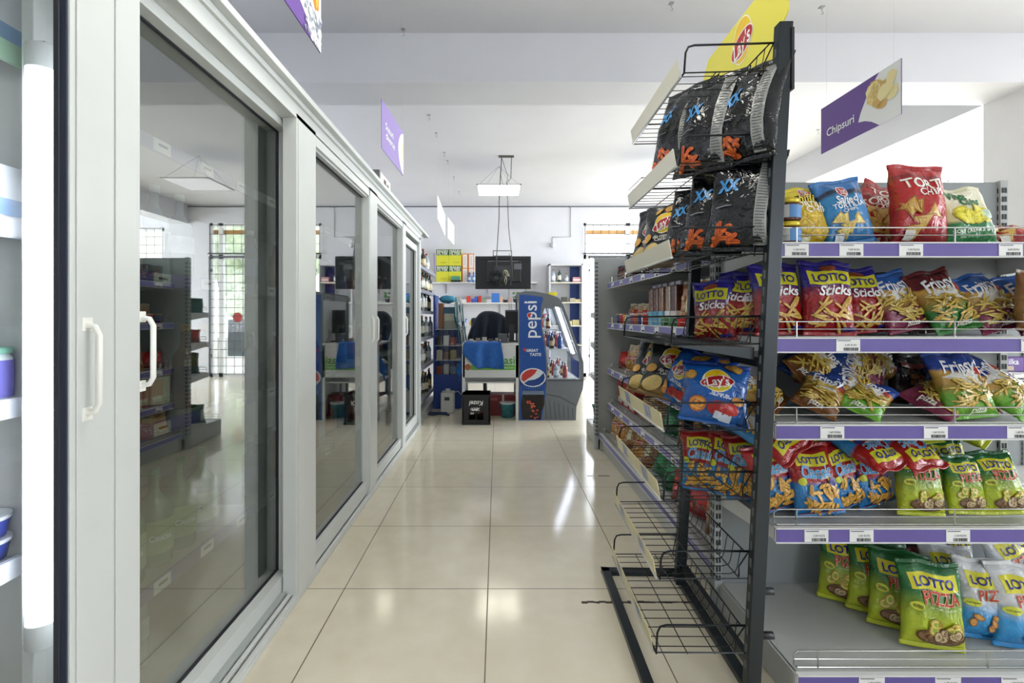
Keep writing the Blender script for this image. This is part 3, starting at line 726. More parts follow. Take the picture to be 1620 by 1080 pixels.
def make_bag(name, dims, seed, base, decals, bend=0.0, seal=None, back=None, nu=22, nv=30):
    b = Bag(*dims, seed=seed, bend=bend); m = MB()
    for side in (-1, 1):
        vs, uv = [], []
        for j in range(nv + 1):
            v = b.sf + (1 - 2 * b.sf) * j / nv
            for i in range(nu + 1):
                u = -1 + 2 * i / nu; u = math.copysign(abs(u) ** .8, u); vs.append(b.pt(u, v, side if abs(u) < 1 else 0) if abs(u) < 1 else (b.pt(u, v, -1) + b.pt(u, v, 1)) / 2); uv.append(((u + 1) / 2, v))
        fs = []
        for j in range(nv):
            for i in range(nu):
                q = (j * (nu + 1) + i, j * (nu + 1) + i + 1, (j + 1) * (nu + 1) + i + 1, (j + 1) * (nu + 1) + i)
                fs.append(q if side < 0 else q[::-1])
        m.add(vs, fs, base if side < 0 or back is None else back, True, uv)
    lay = [0]
    def patch(pts_fn, n1, n2, mt):
        lay[0] += 1; off = .001 + min(lay[0], 8) * .00055 + max(0, lay[0] - 8) * .00007
        vs = [b.surf(*pts_fn(i / n1, j / n2), off) for j in range(n2 + 1) for i in range(n1 + 1)]
        m.add(vs, [(j * (n1 + 1) + i, j * (n1 + 1) + i + 1, (j + 1) * (n1 + 1) + i + 1, (j + 1) * (n1 + 1) + i) for j in range(n2) for i in range(n1)], mt, True)
    def poly(pts, mt, c=None):
        lay[0] += 1; off = .001 + min(lay[0], 8) * .00055 + max(0, lay[0] - 8) * .00007
        cx = sum(p[0] for p in pts) / len(pts); cy = sum(p[1] for p in pts) / len(pts); n = len(pts)
        RR = (.35, .7, 1.0) if max(abs(p[0] - cx) for p in pts) < .03 else (.22, .44, .63, .82, 1.0)
        vs = [b.surf(cx, cy, off)] + [b.surf(cx + (x - cx) * q, cy + (y - cy) * q, off) for q in RR for x, y in pts]
        fs = [(0, 1 + i, 1 + (i + 1) % n) for i in range(n)]
        for k in range(len(RR) - 1): fs += [(1 + k * n + i, 1 + k * n + n + i, 1 + k * n + n + (i + 1) % n, 1 + k * n + (i + 1) % n) for i in range(n)]
        m.add(vs, fs, mt, True)
    rnd = random.Random(seed * 13 + 1)
    def rot(x, y, a): return x * math.cos(a) - y * math.sin(a), x * math.sin(a) + y * math.cos(a)
    def ellipse(cx, cy, rx, ry, a, mt, n=None):
        n = n or (22 if rx > .03 else 14)
        poly([(cx + p, cy + q) for p, q in (rot(rx * math.cos(t * 2 * math.pi / n), ry * math.sin(t * 2 * math.pi / n), a) for t in range(n))], mt)
    def capsule(cx, cy, L, r, a, c1, c2, bow=0):
        def f(rr):
            def g(p, q):
                x = (p - .5) * L; y = (q - .5) * 2 * rr * math.sqrt(max(.3, 1 - (2 * p - 1) ** 6)); y += bow * (1 - (2 * p - 1) ** 2)
                X, Y = rot(x, y, a); return cx + X, cy + Y
            return g
        patch(f(r), 6, 2, c1); patch(f(r * .62), 6, 1, c2)
    for d in decals:
        k = d[0]
        if k == 'plate':
            _, cx, cy, w, h, a, c = d
            def f(p, q):
                X, Y = rot((p - .5) * w, (q - .5) * h, a); return cx + X, cy + Y
            patch(f, 12, 6, pm(c))
        elif k == 'text':
            _, st, cx, cy, w, a, c = d[:7]; hs = d[7] if len(d) > 7 else 1; sh = d[8] if len(d) > 8 else 0; bo = d[9] if len(d) > 9 else .04
            tv, tf, tw = text2d(st, bo, sh, .28); kk = w / tw; lay[0] += 1; off = .0022 + min(lay[0], 8) * .00055 + max(0, lay[0] - 8) * .00007
            vs = []
            for x, y in tv:
                X, Y = rot(x * kk, y * kk * hs, a); vs.append(b.surf(cx + X, cy + Y, off))
            m.add(vs, tf, pm(c), True)
        elif k == 'ell': _, cx, cy, rx, ry, a, c = d; ellipse(cx, cy, rx, ry, a, pm(c))
        elif k == 'poly': _, pts, c = d; poly(pts, pm(c))
        elif k == 'sticks':
            _, x0, x1, y0, y1, n, L, r, c1, c2, amax = d
            for i in range(n): capsule(rnd.uniform(x0, x1), rnd.uniform(y0, y1), L * rnd.uniform(.7, 1.1), r, rnd.uniform(-amax, amax), pm(c1), pm(c2))
        elif k == 'puffs':
            _, x0, x1, y0, y1, n, L, r, c1, c2 = d
            for i in range(n): capsule(rnd.uniform(x0, x1), rnd.uniform(y0, y1), L * rnd.uniform(.8, 1.2), r, rnd.uniform(0, 3.1), pm(c1), pm(c2), rnd.uniform(-.004, .004))
        elif k == 'rings':
            _, x0, x1, y0, y1, n, r, c1, c2, ch = d
            for i in range(n):
                cx, cy = rnd.uniform(x0, x1), rnd.uniform(y0, y1); a = rnd.uniform(0, 3)
                ellipse(cx, cy, r, r * .8, a, pm(c1)); ellipse(cx, cy, r * .86, r * .66, a, pm(c2)); ellipse(cx, cy, r * .45, r * .34, a, pm(ch))
        elif k == 'chips':
            _, x0, x1, y0, y1, n, r, c1, c2, sides = d
            for i in range(n):
                cx, cy = rnd.uniform(x0, x1), rnd.uniform(y0, y1); a = rnd.uniform(0, 6); ns = sides if sides > 2 else 10
                if sides == 3:
                    for s2, cc in ((1, c1), (.8, c2)): poly([(cx + r * s2 * math.cos(a + t * 2.094) * 1.1, cy + r * s2 * math.sin(a + t * 2.094)) for t in range(3)], pm(cc))
                else: ellipse(cx, cy, r, r * .68, a, pm(c1)); ellipse(cx, cy, r * .82, r * .5, a, pm(c2))
    body = m.build(name, base, fix=False)
    for nm, va, vb in (('bottom_seal', 0, b.sf), ('top_seal', 1 - b.sf, 1)):
        s = MB(); n = nu; vs = []; uvl = []
        for side in (-1, 1):
            for j in range(5):
                v = va + (vb - va) * j / 4
                for i in range(n + 1):
                    u = -1 + 2 * i / n; u = math.copysign(abs(u) ** .8, u); p = b.pt(u, v, side, .0006 * (j % 2))
                    vs.append(p); uvl.append(((u + 1) / 2, v))
        K = 5 * (n + 1); fs = []
        for j in range(4):
            for i in range(n):
                q = (j * (n + 1) + i, j * (n + 1) + i + 1, (j + 1) * (n + 1) + i + 1, (j + 1) * (n + 1) + i); fs += [q, tuple(K + x for x in q[::-1])]
        rim = [i for i in range(n + 1)] + [j * (n + 1) + n for j in range(1, 5)] + [4 * (n + 1) + i for i in range(n - 1, -1, -1)] + [j * (n + 1) for j in range(3, 0, -1)]
        for a_, b_ in zip(rim, rim[1:] + rim[:1]): fs.append((a_, K + a_, K + b_, b_))
        s.add(vs, fs, None, True, uvl); s.build(nm, seal[0 if nm[0] == 'b' else 1] if seal else base, body)
    return body

gold, goldl = 'c8912f', 'e8c063'
def lotto(y, w=.125, a=0, h=.045):
    return [('plate', 0, y, w + .008, h + .003, a, 'd6cf2a'), ('text', 'LOTTO', 0, y, w * .88, a, '24237e', 1.1, 0, .07)]
LAYS = lambda x, y, s, a=0: [('ell', x, y + s * .1, s * .98, s * .98, 0, 'f4efe2'), ('ell', x, y + s * .1, s * .92, s * .92, 0, 'f0c81e'), ('ell', x, y - s * .42, s * .8, s * .3, a, 'c9b91c'), ('ell', x, y, s * 1.13, s * .52, .22 + a, 'f2f0ea'), ('ell', x, y, s * 1.06, s * .45, .22 + a, 'b4181c'), ('text', "Lay's", x, y, s * 1.5, .22 + a, 'f6f4ee', 1.25, .15, .035)]
FL = lambda x, y, s: [('ell', x, y, s, s * .95, 0, 'f2e6e2'), ('ell', x, y, s * .88, s * .83, 0, 'b3202a'), ('text', 'Fine', x, y + s * .25, s * 1.1, 0, 'f4f0ee'), ('text', 'Life', x, y - s * .28, s * 1.0, 0, 'f4f0ee')]
silver = mat('film_silver', '#aeb0b2', .25, metal=.6); SPEC = {}
def fries(x0, x1, y0, y1, n, L=.045, r=.0042, am=1.2, c=('b5832c', 'ecc96a')): return ('sticks', x0, x1, y0, y1, n, L, r, c[0], c[1], am)
SPEC['lotto_sticks'] = ((.175, .25, .06), ramp_mat('f_sticks', [(0, '#9c1418'), (.58, '#6e2748', .05), (.66, '#26198a', .02)], .15),
    lotto(.19) + [('ell', 0, .222, .028, .011, 0, '8c3a1c'), ('text', 'Sticks', .008, .147, .108, 0, 'f2eef0', 1, .25, .05), fries(-.055, .055, .025, .11, 22, .055, .0045), ('plate', .05, .02, .045, .012, 0, '2b2a86')])
SPEC['tortilla_red'] = ((.19, .285, .075), ramp_mat('f_tort_r', [(0, '#8f1418'), (.2, '#b3181c', .08), (.8, '#7c1a1e', .05), (.86, '#a81a1e', .01)], .1),
    [('text', 'TORTI', 0, .21, .132, .06, 'f3efe8', 1.05), ('text', 'CHIPS', .02, .18, .085, .06, 'f3efe8', 1.0), ('chips', -.06, .06, .04, .135, 6, .034, 'a8702a', 'd9b25c', 3), ('plate', -.05, .03, .028, .03, 0, 'e6e2da')])
SPEC['tortilla_blue'] = ((.19, .25, .07), ramp_mat('f_tort_b', [(0, '#2a6ea6'), (.3, '#2e86c4', .2), (.74, '#1d2c48', .03), (.82, '#2c6fb4', .01)], .2),
    FL(0, .196, .024) + [('text', 'Salted', 0, .162, .085, .05, 'f2f4f6', 1.2, .3), ('text', 'TORTILLA', .0, .138, .115, .05, 'f2f4f6', 1.0), ('text', 'CHIPS', 0, .120, .045, .05, 'e6eef4'), ('chips', -.05, .05, .04, .095, 5, .03, 'c9a545', 'f0e08e', 3), ('plate', -.05, .025, .03, .028, 0, 'dfe6ea')])
SPEC['tortilla_yellow'] = ((.19, .235, .065), ramp_mat('f_tort_y', [(0, '#c9a820'), (.4, '#e0b92c', .2), (.7, '#17171a', .03), (.84, '#e3cf2e', .01)], .3),
    FL(0, .205, .022) + [('text', 'Chilli', -.02, .18, .09, -.05, 'e8cf3a', 1.2, .3), ('text', 'TORTILLA', 0, .152, .125, -.08, 'f6f4ea', 1.1), ('text', 'CHIPS', .02, .128, .09, -.08, 'f6f4ea'), ('chips', -.06, .06, .04, .105, 6, .034, 'caa028', 'f1d45c', 3), ('plate', -.05, .02, .04, .02, 0, 'efe9c8')])
SPEC['viva'] = ((.2, .225, .065), ramp_mat('f_viva', [(0, '#1f7a3c'), (.33, '#dcd39a', .03), (.6, '#e6e2c8', .1), (.9, '#d8d4b4', .02)], -.25),
    [('text', 'Viva', -.025, .188, .06, -.1, '1f6a3a', 1.4, .2, .08), ('text', 'Chips', .01, .158, .075, -.1, '1f6a3a', 1.3, .2, .08), ('chips', -.05, .05, .085, .13, 8, .03, 'cfc22a', 'eee34a', 10), ('ell', .05, .1, .026, .018, 0, 'b9cdb9'), ('text', 'SOUR CREAM & ONION', 0, .045, .16, 0, 'e4efdf', 1.2), ('text', 'potato chips with sour cream', 0, .027, .12, 0, 'b9d9ae')])
def fripsy(bandcol, low, name, ang=.12): 
    return ((.175, .235, .06), ramp_mat('f_' + name, [(0, low), (.25, low), (.36, '#b08a3c', .08), (.58, '#c79a44', .04), (.66, bandcol, .02)], -.3, wav=.1),
     [('poly', [(-.07, .14), (-.03, .155), (0, .145), (.03, .162), (.07, .15), (.04, .125), (.06, .1), (.01, .115), (-.03, .095), (-.03, .12)], 'dcd9cf'), ('text', 'Fripsy', 0, .175, .12, ang, 'f1f1f4', 1.35, .25, .05), ('ell', .055, .15, .018, .013, 0, 'b3382c'), fries(-.06, .06, .03, .13, 34, .05, .0042, 1.0, ('9a7a26', 'e4c763')), ('text', 'pizza', .0, .025, .05, 0, 'f0eede', 1, .2)])
SPEC['fripsy_green'] = fripsy('#5e161c', '#2c7a2c', 'fripsy_green')
SPEC['fripsy_blue'] = fripsy('#2a5fb0', '#8a3550', 'fripsy_blue', .05)
SPEC['fripsy_lime'] = fripsy('#1d3f96', '#6fae34', 'fripsy_lime', 0)
SPEC['fripsy_brown'] = fripsy('#22408a', '#7a4a1c', 'fripsy_brown', .2)
SPEC['lotto_classic'] = ((.165, .225, .06), ramp_mat('f_classic', [(0, '#2a7cbc'), (.36, '#2f86c4', .02), (.46, '#a31c1c', .03), (.9, '#96181a', .02)], -.2),
    lotto(.178, .1, -.05, .036) + [('text', 'Classic', 0, .142, .1, -.02, 'f0f4f8', 1.5, .25, .09), ('text', 'Classic', 0, .142, .1, -.02, '4aa0d8', 1.5, .25, .04), ('text', 'snack', .02, .124, .03, 0, 'f0e6e2'), ('puffs', -.055, .055, .02, .1, 26, .04, .0062, 'b4822a', 'e6b95c'), ('ell', .045, .105, .014, .013, 0, '2c2a7c'), ('ell', -.055, .115, .012, .012, 0, 'c9cf3a'), ('plate', 0, .012, .13, .004, 0, '8c1a1e')])
SPEC['lotto_pizza'] = ((.175, .25, .065), ramp_mat('f_pizza', [(0, '#c3cc2c'), (.15, '#b4c42c', .1), (.5, '#1f6a30', .16), (.9, '#1c5a2e', .02)], -.1),
    lotto(.196, .118, .03, .04) + [('text', 'PIZZA', .01, .157, .098, .08, 'f1d9b0', 1.35, 0, .09), ('text', 'PIZZA', .01, .157, .098, .08, 'b8361c', 1.35, 0, .04), ('text', 'SNACK', .01, .138, .03, .04, 'dfe6b0'), ('text', 'cu gust de pizza', 0.01, .131, .07, .04, 'cfd8a0'), ('ell', -.055, .128, .016, .013, .2, 'd8dc4a'), ('text', 'OVEN', -.055, .130, .02, -.15, '1c3a1c'), ('text', 'BAKED', -.055, .125, .02, -.15, '1c3a1c'),
     ('ell', .005, .048, .065, .027, .0, '5c3a1c'), ('ell', .005, .048, .06, .023, .0, '8c6a45'), ('rings', -.055, .055, .06, .112, 7, .018, 'a88a2c', 'e0cf6a', '8fae3a'), ('rings', -.045, .05, .038, .06, 6, .016, '5c3a20', 'cdb98a', 'a88f6a')])
SPEC['lotto_white'] = ((.175, .25, .065), ramp_mat('f_white', [(0, '#2f8fcf'), (.2, '#3a9ad8', .05), (.42, '#d3d4d6', .1), (.95, '#c9cacc', .01)], -.15, wav=.08),
    lotto(.19, .11, .03, .045) + [('text', 'PIZZA', .01, .148, .09, .06, 'f1d9b0', 1.35, 0, .09), ('text', 'PIZZA', .01, .148, .09, .06, 'b8361c', 1.35, 0, .04), ('ell', -.05, .118, .022, .012, .1, 'd8dc4a'), ('text', 'OVEN BAKED', -.05, .118, .032, .1, '1c3a1c'), ('chips', -.06, .06, .03, .095, 9, .014, '9a5c24', 'dba45c', 10)])
SPEC['lays_blue'] = ((.215, .25, .085), ramp_mat('f_lays', [(0, '#1a56a0'), (.5, '#1e62b4', .2), (.9, '#1c3f94', .05)], .1),
    LAYS(0, .152, .048) + [('chips', -.02, .085, .217, .228, 3, .022, 'c98a2c', 'e8b95c', 10), ('chips', -.09, -.075, .17, .2, 2, .022, 'c98a2c', 'e8b95c', 10), ('text', 'cu gust de', .01, .103, .055, -.12, 'e6eef8'), ('text', 'gratar si piper', .01, .095, .07, -.12, 'e6eef8'), ('ell', -.055, .06, .026, .03, .3, 'b86a2c'), ('ell', -.055, .06, .021, .024, .3, 'e8a84c'), ('ell', .065, .085, .02, .017, 0, 'c98a2c'), ('ell', .005, .05, .032, .024, 0, '9c1c1c'), ('ell', .04, .05, .028, .022, 0, 'b52a22'), ('plate', .02, .024, .05, .02, -.2, 'c9d4e4')])
SPEC['lays_black'] = ((.2, .25, .075), ramp_mat('f_laysb', [(0, '#8a6a3a'), (.14, '#26282b', .04), (.9, '#3a3c40', .03)], .1),
    LAYS(0.01, .15, .045, .1) + [('chips', -.03, .07, .215, .225, 3, .022, 'c98a2c', 'e8b95c', 10), ('text', 'din cuptor', .01, .1, .08, 0, 'ddd9d0'), ('text', 'Cascaval', 0.01, .088, .06, 0, 'ddd9d0'), ('ell', -.06, .1, .022, .016, .4, 'd9a24a'), ('ell', -.04, .045, .04, .026, .5, 'dcc07a'), ('ell', .05, .045, .035, .028, -.4, 'c98a4a'), ('ell', .02, .035, .024, .016, .1, 'd8843c')])
def txtstrip(x, y0, y1, n):
    r = [('plate', x, (y0 + y1) / 2, .036, y1 - y0, 0, '9a9b97')]
    for k in range(n): r.append(('plate', x, y0 + (y1 - y0) * (k + .5) / n, .027, (y1 - y0) / n * .32, 0, '55565a'))
    return r
SPEC['maxx'] = ((.225, .335, .07), ramp_mat('f_maxx', [(0, '#101214'), (.5, '#131519', .1)], 0, rough=.13),
    [('text', 'XX', -.045, .215, .075, .12, '3d8fd0', 1.35, .2, .12), ('puffs', -.075, .01, .02, .075, 13, .034, .0075, 'a83a14', 'e87a2c'), ('plate', -.05, .14, .05, .003, .1, '8c9094')] + txtstrip(.062, .02, .3, 30))
SPEC['green_net'] = ((.19, .2, .09), ramp_mat('f_green', [(0, '#0f5c34'), (.5, '#15713f', .2)], 0, rough=.15), [('ell', 0, .1, .05, .03, .1, '1f8f50'), ('text', 'FRESH' if False else ' ', 0, .1, .01, 0, 'ffffff')][:1])
SPEC['red_pack'] = ((.2, .15, .06), ramp_mat('f_redp', [(0, '#8c1818'), (.4, '#c42020', .2)], 0, rough=.15), [('plate', 0, .075, .12, .035, .05, 'd64038'), ('chips', -.06, .06, .03, .05, 4, .016, '7c1a14', 'b85a3c', 10)])
SPEC['bread_bag'] = ((.2, .26, .1), ramp_mat('f_bread', [(0, '#8a5a34'), (.3, '#b88a5c', .2), (.6, '#a0704a', .2), (.93, '#cfc4b4', .02)], 0, rough=.18, wav=.5),
    [('chips', -.07, .07, .04, .21, 18, .022, '7c4c2c', 'c79a6c', 10), ('plate', .0, .12, .05, .09, 0, 'cdd0a8'), ('text', 'paine', 0, .14, .035, 0, '6a7a3a')])
SPEC['pretzel_bag'] = ((.17, .22, .08), ramp_mat('f_pret', [(0, '#c48a3c'), (.35, '#dcae66', .2), (.7, '#e2cfae', .1)], 0, rough=.15, wav=.4),
    [('rings', -.06, .06, .03, .17, 10, .02, '8c5a24', 'c98f3e', 'e9d9b8'), ('plate', 0, .11, .08, .03, 0, 'a8322c'), ('text', 'covrigei', 0, .11, .07, 0, 'f2ece0')])
SPEC['dark_snack'] = ((.17, .2, .06), ramp_mat('f_dark', [(0, '#3a2622'), (.5, '#1d1a22', .2)], 0, rough=.18), [('chips', -.05, .05, .03, .12, 6, .02, '5c3a2a', 'a0602c', 10), ('plate', 0, .15, .1, .02, 0, '7c2a2c')])
SPEC['green_red_snack'] = ((.2, .23, .09), ramp_mat('f_gr', [(0, '#16402c'), (.6, '#1d5538', .2)], 0, rough=.18), [('ell', 0, .11, .07, .055, 0, 'dcd9cc'), ('ell', 0, .11, .06, .045, 0, 'a8302c'), ('ell', 0, .09, .045, .03, 0, '1f5c3a')])

BAGS = {}
def bag_proto(kind, var=0):
    k = (kind, var)
    if k not in BAGS:
        dims, base, dec = SPEC[kind]
        BAGS[k] = make_bag('snack_bag', dims, 1 + var * 3 + (hash_s(kind) % 7), base, dec, bend=.0 if var == 0 else .06)
    return BAGS[k]
def hash_s(s): return sum(ord(c) * (i + 3) for i, c in enumerate(s))
def bag(kind, x, y, z, label, group, lean=8, yaw=0, roll=0, s=1.0, var=0, cat='crisps', name='crisp_bag', sc=None):
    """lean: degrees the top tips away from the front, yaw about z, roll in its own plane"""
    o = bag_proto(kind, var)
    if 'used' in o: o = copy_tree(o)
    else: o['used'] = 1
    o.name = name
    o.location = (x, y, z)
    M = Matrix.Rotation(math.radians(yaw), 4, 'Z') @ Matrix.Rotation(math.radians(-lean), 4, 'X') @ Matrix.Rotation(math.radians(roll), 4, 'Y')
    o.rotation_euler = M.to_euler(); o.scale = sc or (s, s, s)
    # rest the lowest point on z
    R = M.to_3x3() @ Matrix.Diagonal(o.scale); lo = min((R @ v.co).z for v in o.data.vertices)
    for ch in kids(o): lo = min(lo, min((R @ v.co).z for v in ch.data.vertices))
    o.location.z = z - lo + .001
    tag(o, label, cat, group)
    return o
# ------------------------------------------------------------------ gondola shelving
def price_label(s, x, y, z, w, h, txt, yn=-1):
    m = MB(); m.box(x - w / 2, x + w / 2, y - .0012, y, z - h / 2, z + h / 2)
    rnd = random.Random(hash_s(txt) + int(x * 100)); q = y - .0016
    xx = x - w * .2
    while xx < x + w * .4:
        ww = rnd.choice((.0006, .0012, .0018)); m.box(xx, xx + ww, q, y - .001, z - h * .45, z - h * .18, ink); xx += ww + rnd.choice((.0006, .0012))
    if txt: put_text(m, txt, (x + w * .1, q, z + h * .03), (1, 0, 0), (0, 0, 1), w * .48, ink, .02, off=.0002)
    m.box(x - w * .45, x + w * .1, q, y - .001, z + h * .36, z + h * .42, ink)
    return m.build('price_label', paper, s)
def shelving(name, loc, rz, w, ztop, shelves, basez, based, label, cat='shelving', strip=lilac, post=True, base_labels=(), panel=panel_grey):
    """front faces local -y, back panel at y=0; shelves: (z, depth, guard?, [(x, text)...])"""
    t = empty(name, loc, rz, label, cat)
    m = MB(); m.box(-w / 2, w / 2, 0, .012, .08, ztop)
    m.build('back_panel', panel, t)
    for s_ in (-1, 1):
        m = MB(); x = s_ * (w / 2 + .012); m.box(x - .014, x + .014, -.012, .03, 0, ztop + .004)
        z = .12
        while z < ztop - .03: m.box(x - .009, x - .002, -.0135, -.011, z, z + .02, hole); m.box(x + .002, x + .009, -.0135, -.011, z, z + .02, hole); m.box(x - .009, x - .002, .029, .0312, z, z + .02, hole); m.box(x + .002, x + .009, .029, .0312, z, z + .02, hole); m.box(x - .0148, x + .0148, -.004, .004, z, z + .02, hole); m.box(x - .0148, x + .0148, .014, .022, z, z + .02, hole); z += .034
        m.build('upright', shelf_grey, t)
    b = MB(); b.box(-w / 2, w / 2, -based, 0, basez - .014, basez); b.box(-w / 2, w / 2, -based + .02, -based + .035, 0.004, basez - .014)
    b.box(-w / 2 - .004, -w / 2 + .008, -based, 0, .004, basez); b.box(w / 2 - .008, w / 2 + .004, -based, 0, .004, basez)
    base = b.build('base_shelf', mat('base_grey', '#bcbdb9', .4, noise_amt=.08, nscale=4), t, bevel=.002)
    def chan(s, d, z, labs, h=.045):
        m = MB(); y = -d
        m.box(-w / 2, w / 2, y - .004, y + .008, z - h + .003, z + .003)
        m.box(-w / 2, w / 2, y - .009, y - .004, z - h, z - h + .004); m.box(-w / 2, w / 2, y - .009, y - .004, z - .001, z + .003); m.build('price_channel', white_metal, s)
        m = MB(); m.box(-w / 2 + .002, w / 2 - .002, y - .0065, y - .0042, z - h + .004, z - .001); m.build('purple_strip', strip, s)
        for x, tx in labs: price_label(s, x, y - .0068, z - h / 2 + .001, .074, h - .008, tx)
    def guard(s, d, z):
        m = MB(); y = -d + .004; a, b_ = -w / 2 + .006, w / 2 - .006; r = .0022; h = .052
        m.tube([(a + .01, y, z + .004), (a, y, z + .012), (a, y, z + h - .01), (a + .012, y, z + h), (b_ - .012, y, z + h), (b_, y, z + h - .01), (b_, y, z + .012), (b_ - .01, y, z + .004)], r, 6)
        m.cyl((a, y, z + .028), (b_, y, z + .028), .0016, 5); m.cyl((a + .01, y, z + .004), (b_ - .01, y, z + .004), r, 5)
        n = max(2, round(w / .46)); 
        for k in range(n + 1):
            x = a + .07 + (b_ - a - .07) * k / n
            if x < b_: m.cyl((x, y - .001, z + .002), (x, y - .001, z + h), r * 1.2, 5)
        m.build('wire_guard', chrome, s)
    for z, d, gd, labs in shelves:
        m = MB(); m.box(-w / 2, w / 2, -d, 0, z - .006, z); m.box(-w / 2, w / 2, -d, -d + .01, z - .03, z)
        for s_ in (-1, 1):
            x = s_ * w / 2; m.prism([(0, z), (0, z - .07), (-d * .6, z - .05), (-d + .003, z - .036), (-d + .003, z)], 'x', x - .003, x + .003, white_metal)
        sh = m.build('shelf', shelf_grey, t)
        chan(sh, d, z, labs)
        if gd: guard(sh, d - .012, z)
    m = MB(); chan(base, based, basez, base_labels, .04)
    guard(base, based - .02, basez)
    return t
EX, EY = 1.405, 1.87
def lx(px, Y=1.5): return PX(px, Y) - EX
ZS = [1.367, 1.071, .801, .480]
shelving('end_shelving', (EX, EY, 0), 0, 1.08, 1.66,
    [(ZS[0], .37, True, [(lx(1258), '11,80 RON'), (lx(1344), '7,49 RON'), (lx(1438), '7,49 RON'), (lx(1595), '4,00 RON')]),
     (ZS[1], .37, True, [(lx(1339), '6,49 RON'), (lx(1630), '6,49 RON')]),
     (ZS[2], .37, True, [(lx(1314), '1,60 RON'), (lx(1477), '1,60 RON'), (lx(1608), '1,60 RON')]),
     (ZS[3], .37, True, [(lx(1289), '2,00 RON'), (lx(1360), '2,00 RON'), (lx(1512), '1,70 RON')])],
    .105, .48, 'grey end-of-aisle shelving with purple price strips facing the camera on the right', base_labels=[(lx(1376, 1.39), '1,70 RON'), (lx(1496, 1.39), '1,70 RON'), (lx(1600, 1.39), '1,70 RON')])
AX = 1.39
AZ = [1.415, 1.08, .70, .405]
shelving('aisle_shelving', (AX, 3.0, 0), -R90, 2.16, 1.64, [(z, .45, True, [(-.9 + .27 * k, '') for k in range(7)]) for z in AZ], .15, .52,
    'long grey shelving along the right side of the aisle, behind the black wire rack', strip=mat('strip_blue_lilac', '#7d7bb0', .4))
shelving('end_shelving', (1.40, 4.14, 0), math.pi, 1.08, 1.64, [(1.17, .3, True, []), (.90, .3, True, []), (.62, .3, True, [])], .15, .5, 'grey end-of-aisle shelving facing the till, at the far end of the aisle', strip=strip_white, panel=shelf_grey)
shelving('aisle_shelving', (3.15, 3.3, 0), 0, .9, 1.5, [(.80, .42, False, [(-.36, ''), (-.2, ''), (-.03, '')]), (1.15, .36, False, [])], .12, .48, 'grey shelving of purple chocolate boxes glimpsed past the right end of the crisps shelving', strip=lilac)
for k in range(4):
    c = ['7a4fa0', '8a5cb4', '6a4596', '7a4fa0'][k]
    boxthing('chocolate_box', (.16, .1, .085), c, f'purple chocolate box, {ORD[k]} from the left on the shelf glimpsed past the crisps', 'box', 'purple chocolate boxes', (2.80 + .175 * k, 3.0, .801), 0, [('t', 'Milka', -.02, .72, .62, 'f2eef6'), ('r', -.3, .1, .08, .4, 'c9b79a')])

# ------------------------------------------------------------------ bags on the near end shelving
YS = 1.60
G1 = 'snack bags on the top shelf of the right shelving'
def B(kind, px, Y, si, label, g, **k): return bag(kind, PX(px, Y), Y, (ZS[si] if si < 4 else .105), label, g, **k)
B('tortilla_yellow', 1291, 1.64, 0, 'yellow and black tortilla chip bag behind the two salsa jars', G1, lean=14, roll=-7, s=.93)
B('tortilla_blue', 1347, 1.63, 0, 'blue tortilla chip bag between the yellow bag and the tall red bags', G1, lean=10, roll=-9, s=.94)
B('tortilla_red', 1362, 1.735, 0, 'red tortilla chip bag tipped over behind the blue bag', G1, lean=20, roll=38, s=.95, var=1)
B('tortilla_red', 1400, 1.73, 0, 'red tortilla chip bag half hidden behind the tall front red one', G1, lean=12, roll=-5, s=.88, var=1)
B('tortilla_red', 1455, 1.61, 0, 'tall red tortilla chip bag standing in front on the top shelf', G1, lean=8, roll=3, s=1.0)
B('viva', 1538, 1.61, 0, 'cream and green crisp bag standing at the right of the top shelf', G1, lean=14, roll=-5, s=.93)
B('tortilla_red', 1622, 1.66, 0, 'red and tan snack bag lying flat at the right end of the top shelf', G1, lean=68, yaw=-20, s=.85)
# salsa jars
def jar(x, y, z, label):
    o = MB().lathe([(.036, 0), (.042, .006), (.042, .05), (.037, .06)], n=24).build('salsa_jar', mat('salsa', '#4a140c', .12, spec=.7, noise_amt=.3, nscale=80), loc=(x, y, z)); tag(o, label, 'jar', 'salsa jars')
    MB().lathe([(.0395, .058), (.0395, .072), (.036, .0735)], n=24).build('lid', mat('lid_yellow', '#c9b428', .3, metal=.3), o)
    n = 20; m = MB(); vs = [(.0428 * math.cos(2 * math.pi * i / n), .0428 * math.sin(2 * math.pi * i / n), q) for q in (.01, .05) for i in range(n)]
    fs = [(i, (i + 1) % n, n + (i + 1) % n, n + i) for i in range(n)]
    for f in fs: m.add([vs[i] for i in f], [(0, 1, 2, 3)], mat('lab_blue', '#4a80b8', .5) if -.01 < (vs[f[0]][0] + vs[f[1]][0]) / 2 < .04 and vs[f[0]][1] < 0 else mat('lab_grey', '#b9b9b4', .5), True)
    m.build('label', None, o); return o
jx = PX(1244, 1.555)
jar(jx, 1.555, ZS[0] + .001, 'salsa jar with a yellow lid on the top shelf, lower of the stacked pair'); jar(jx - .001, 1.556, ZS[0] + .0755, 'salsa jar with a yellow lid on the top shelf, upper of the stacked pair')

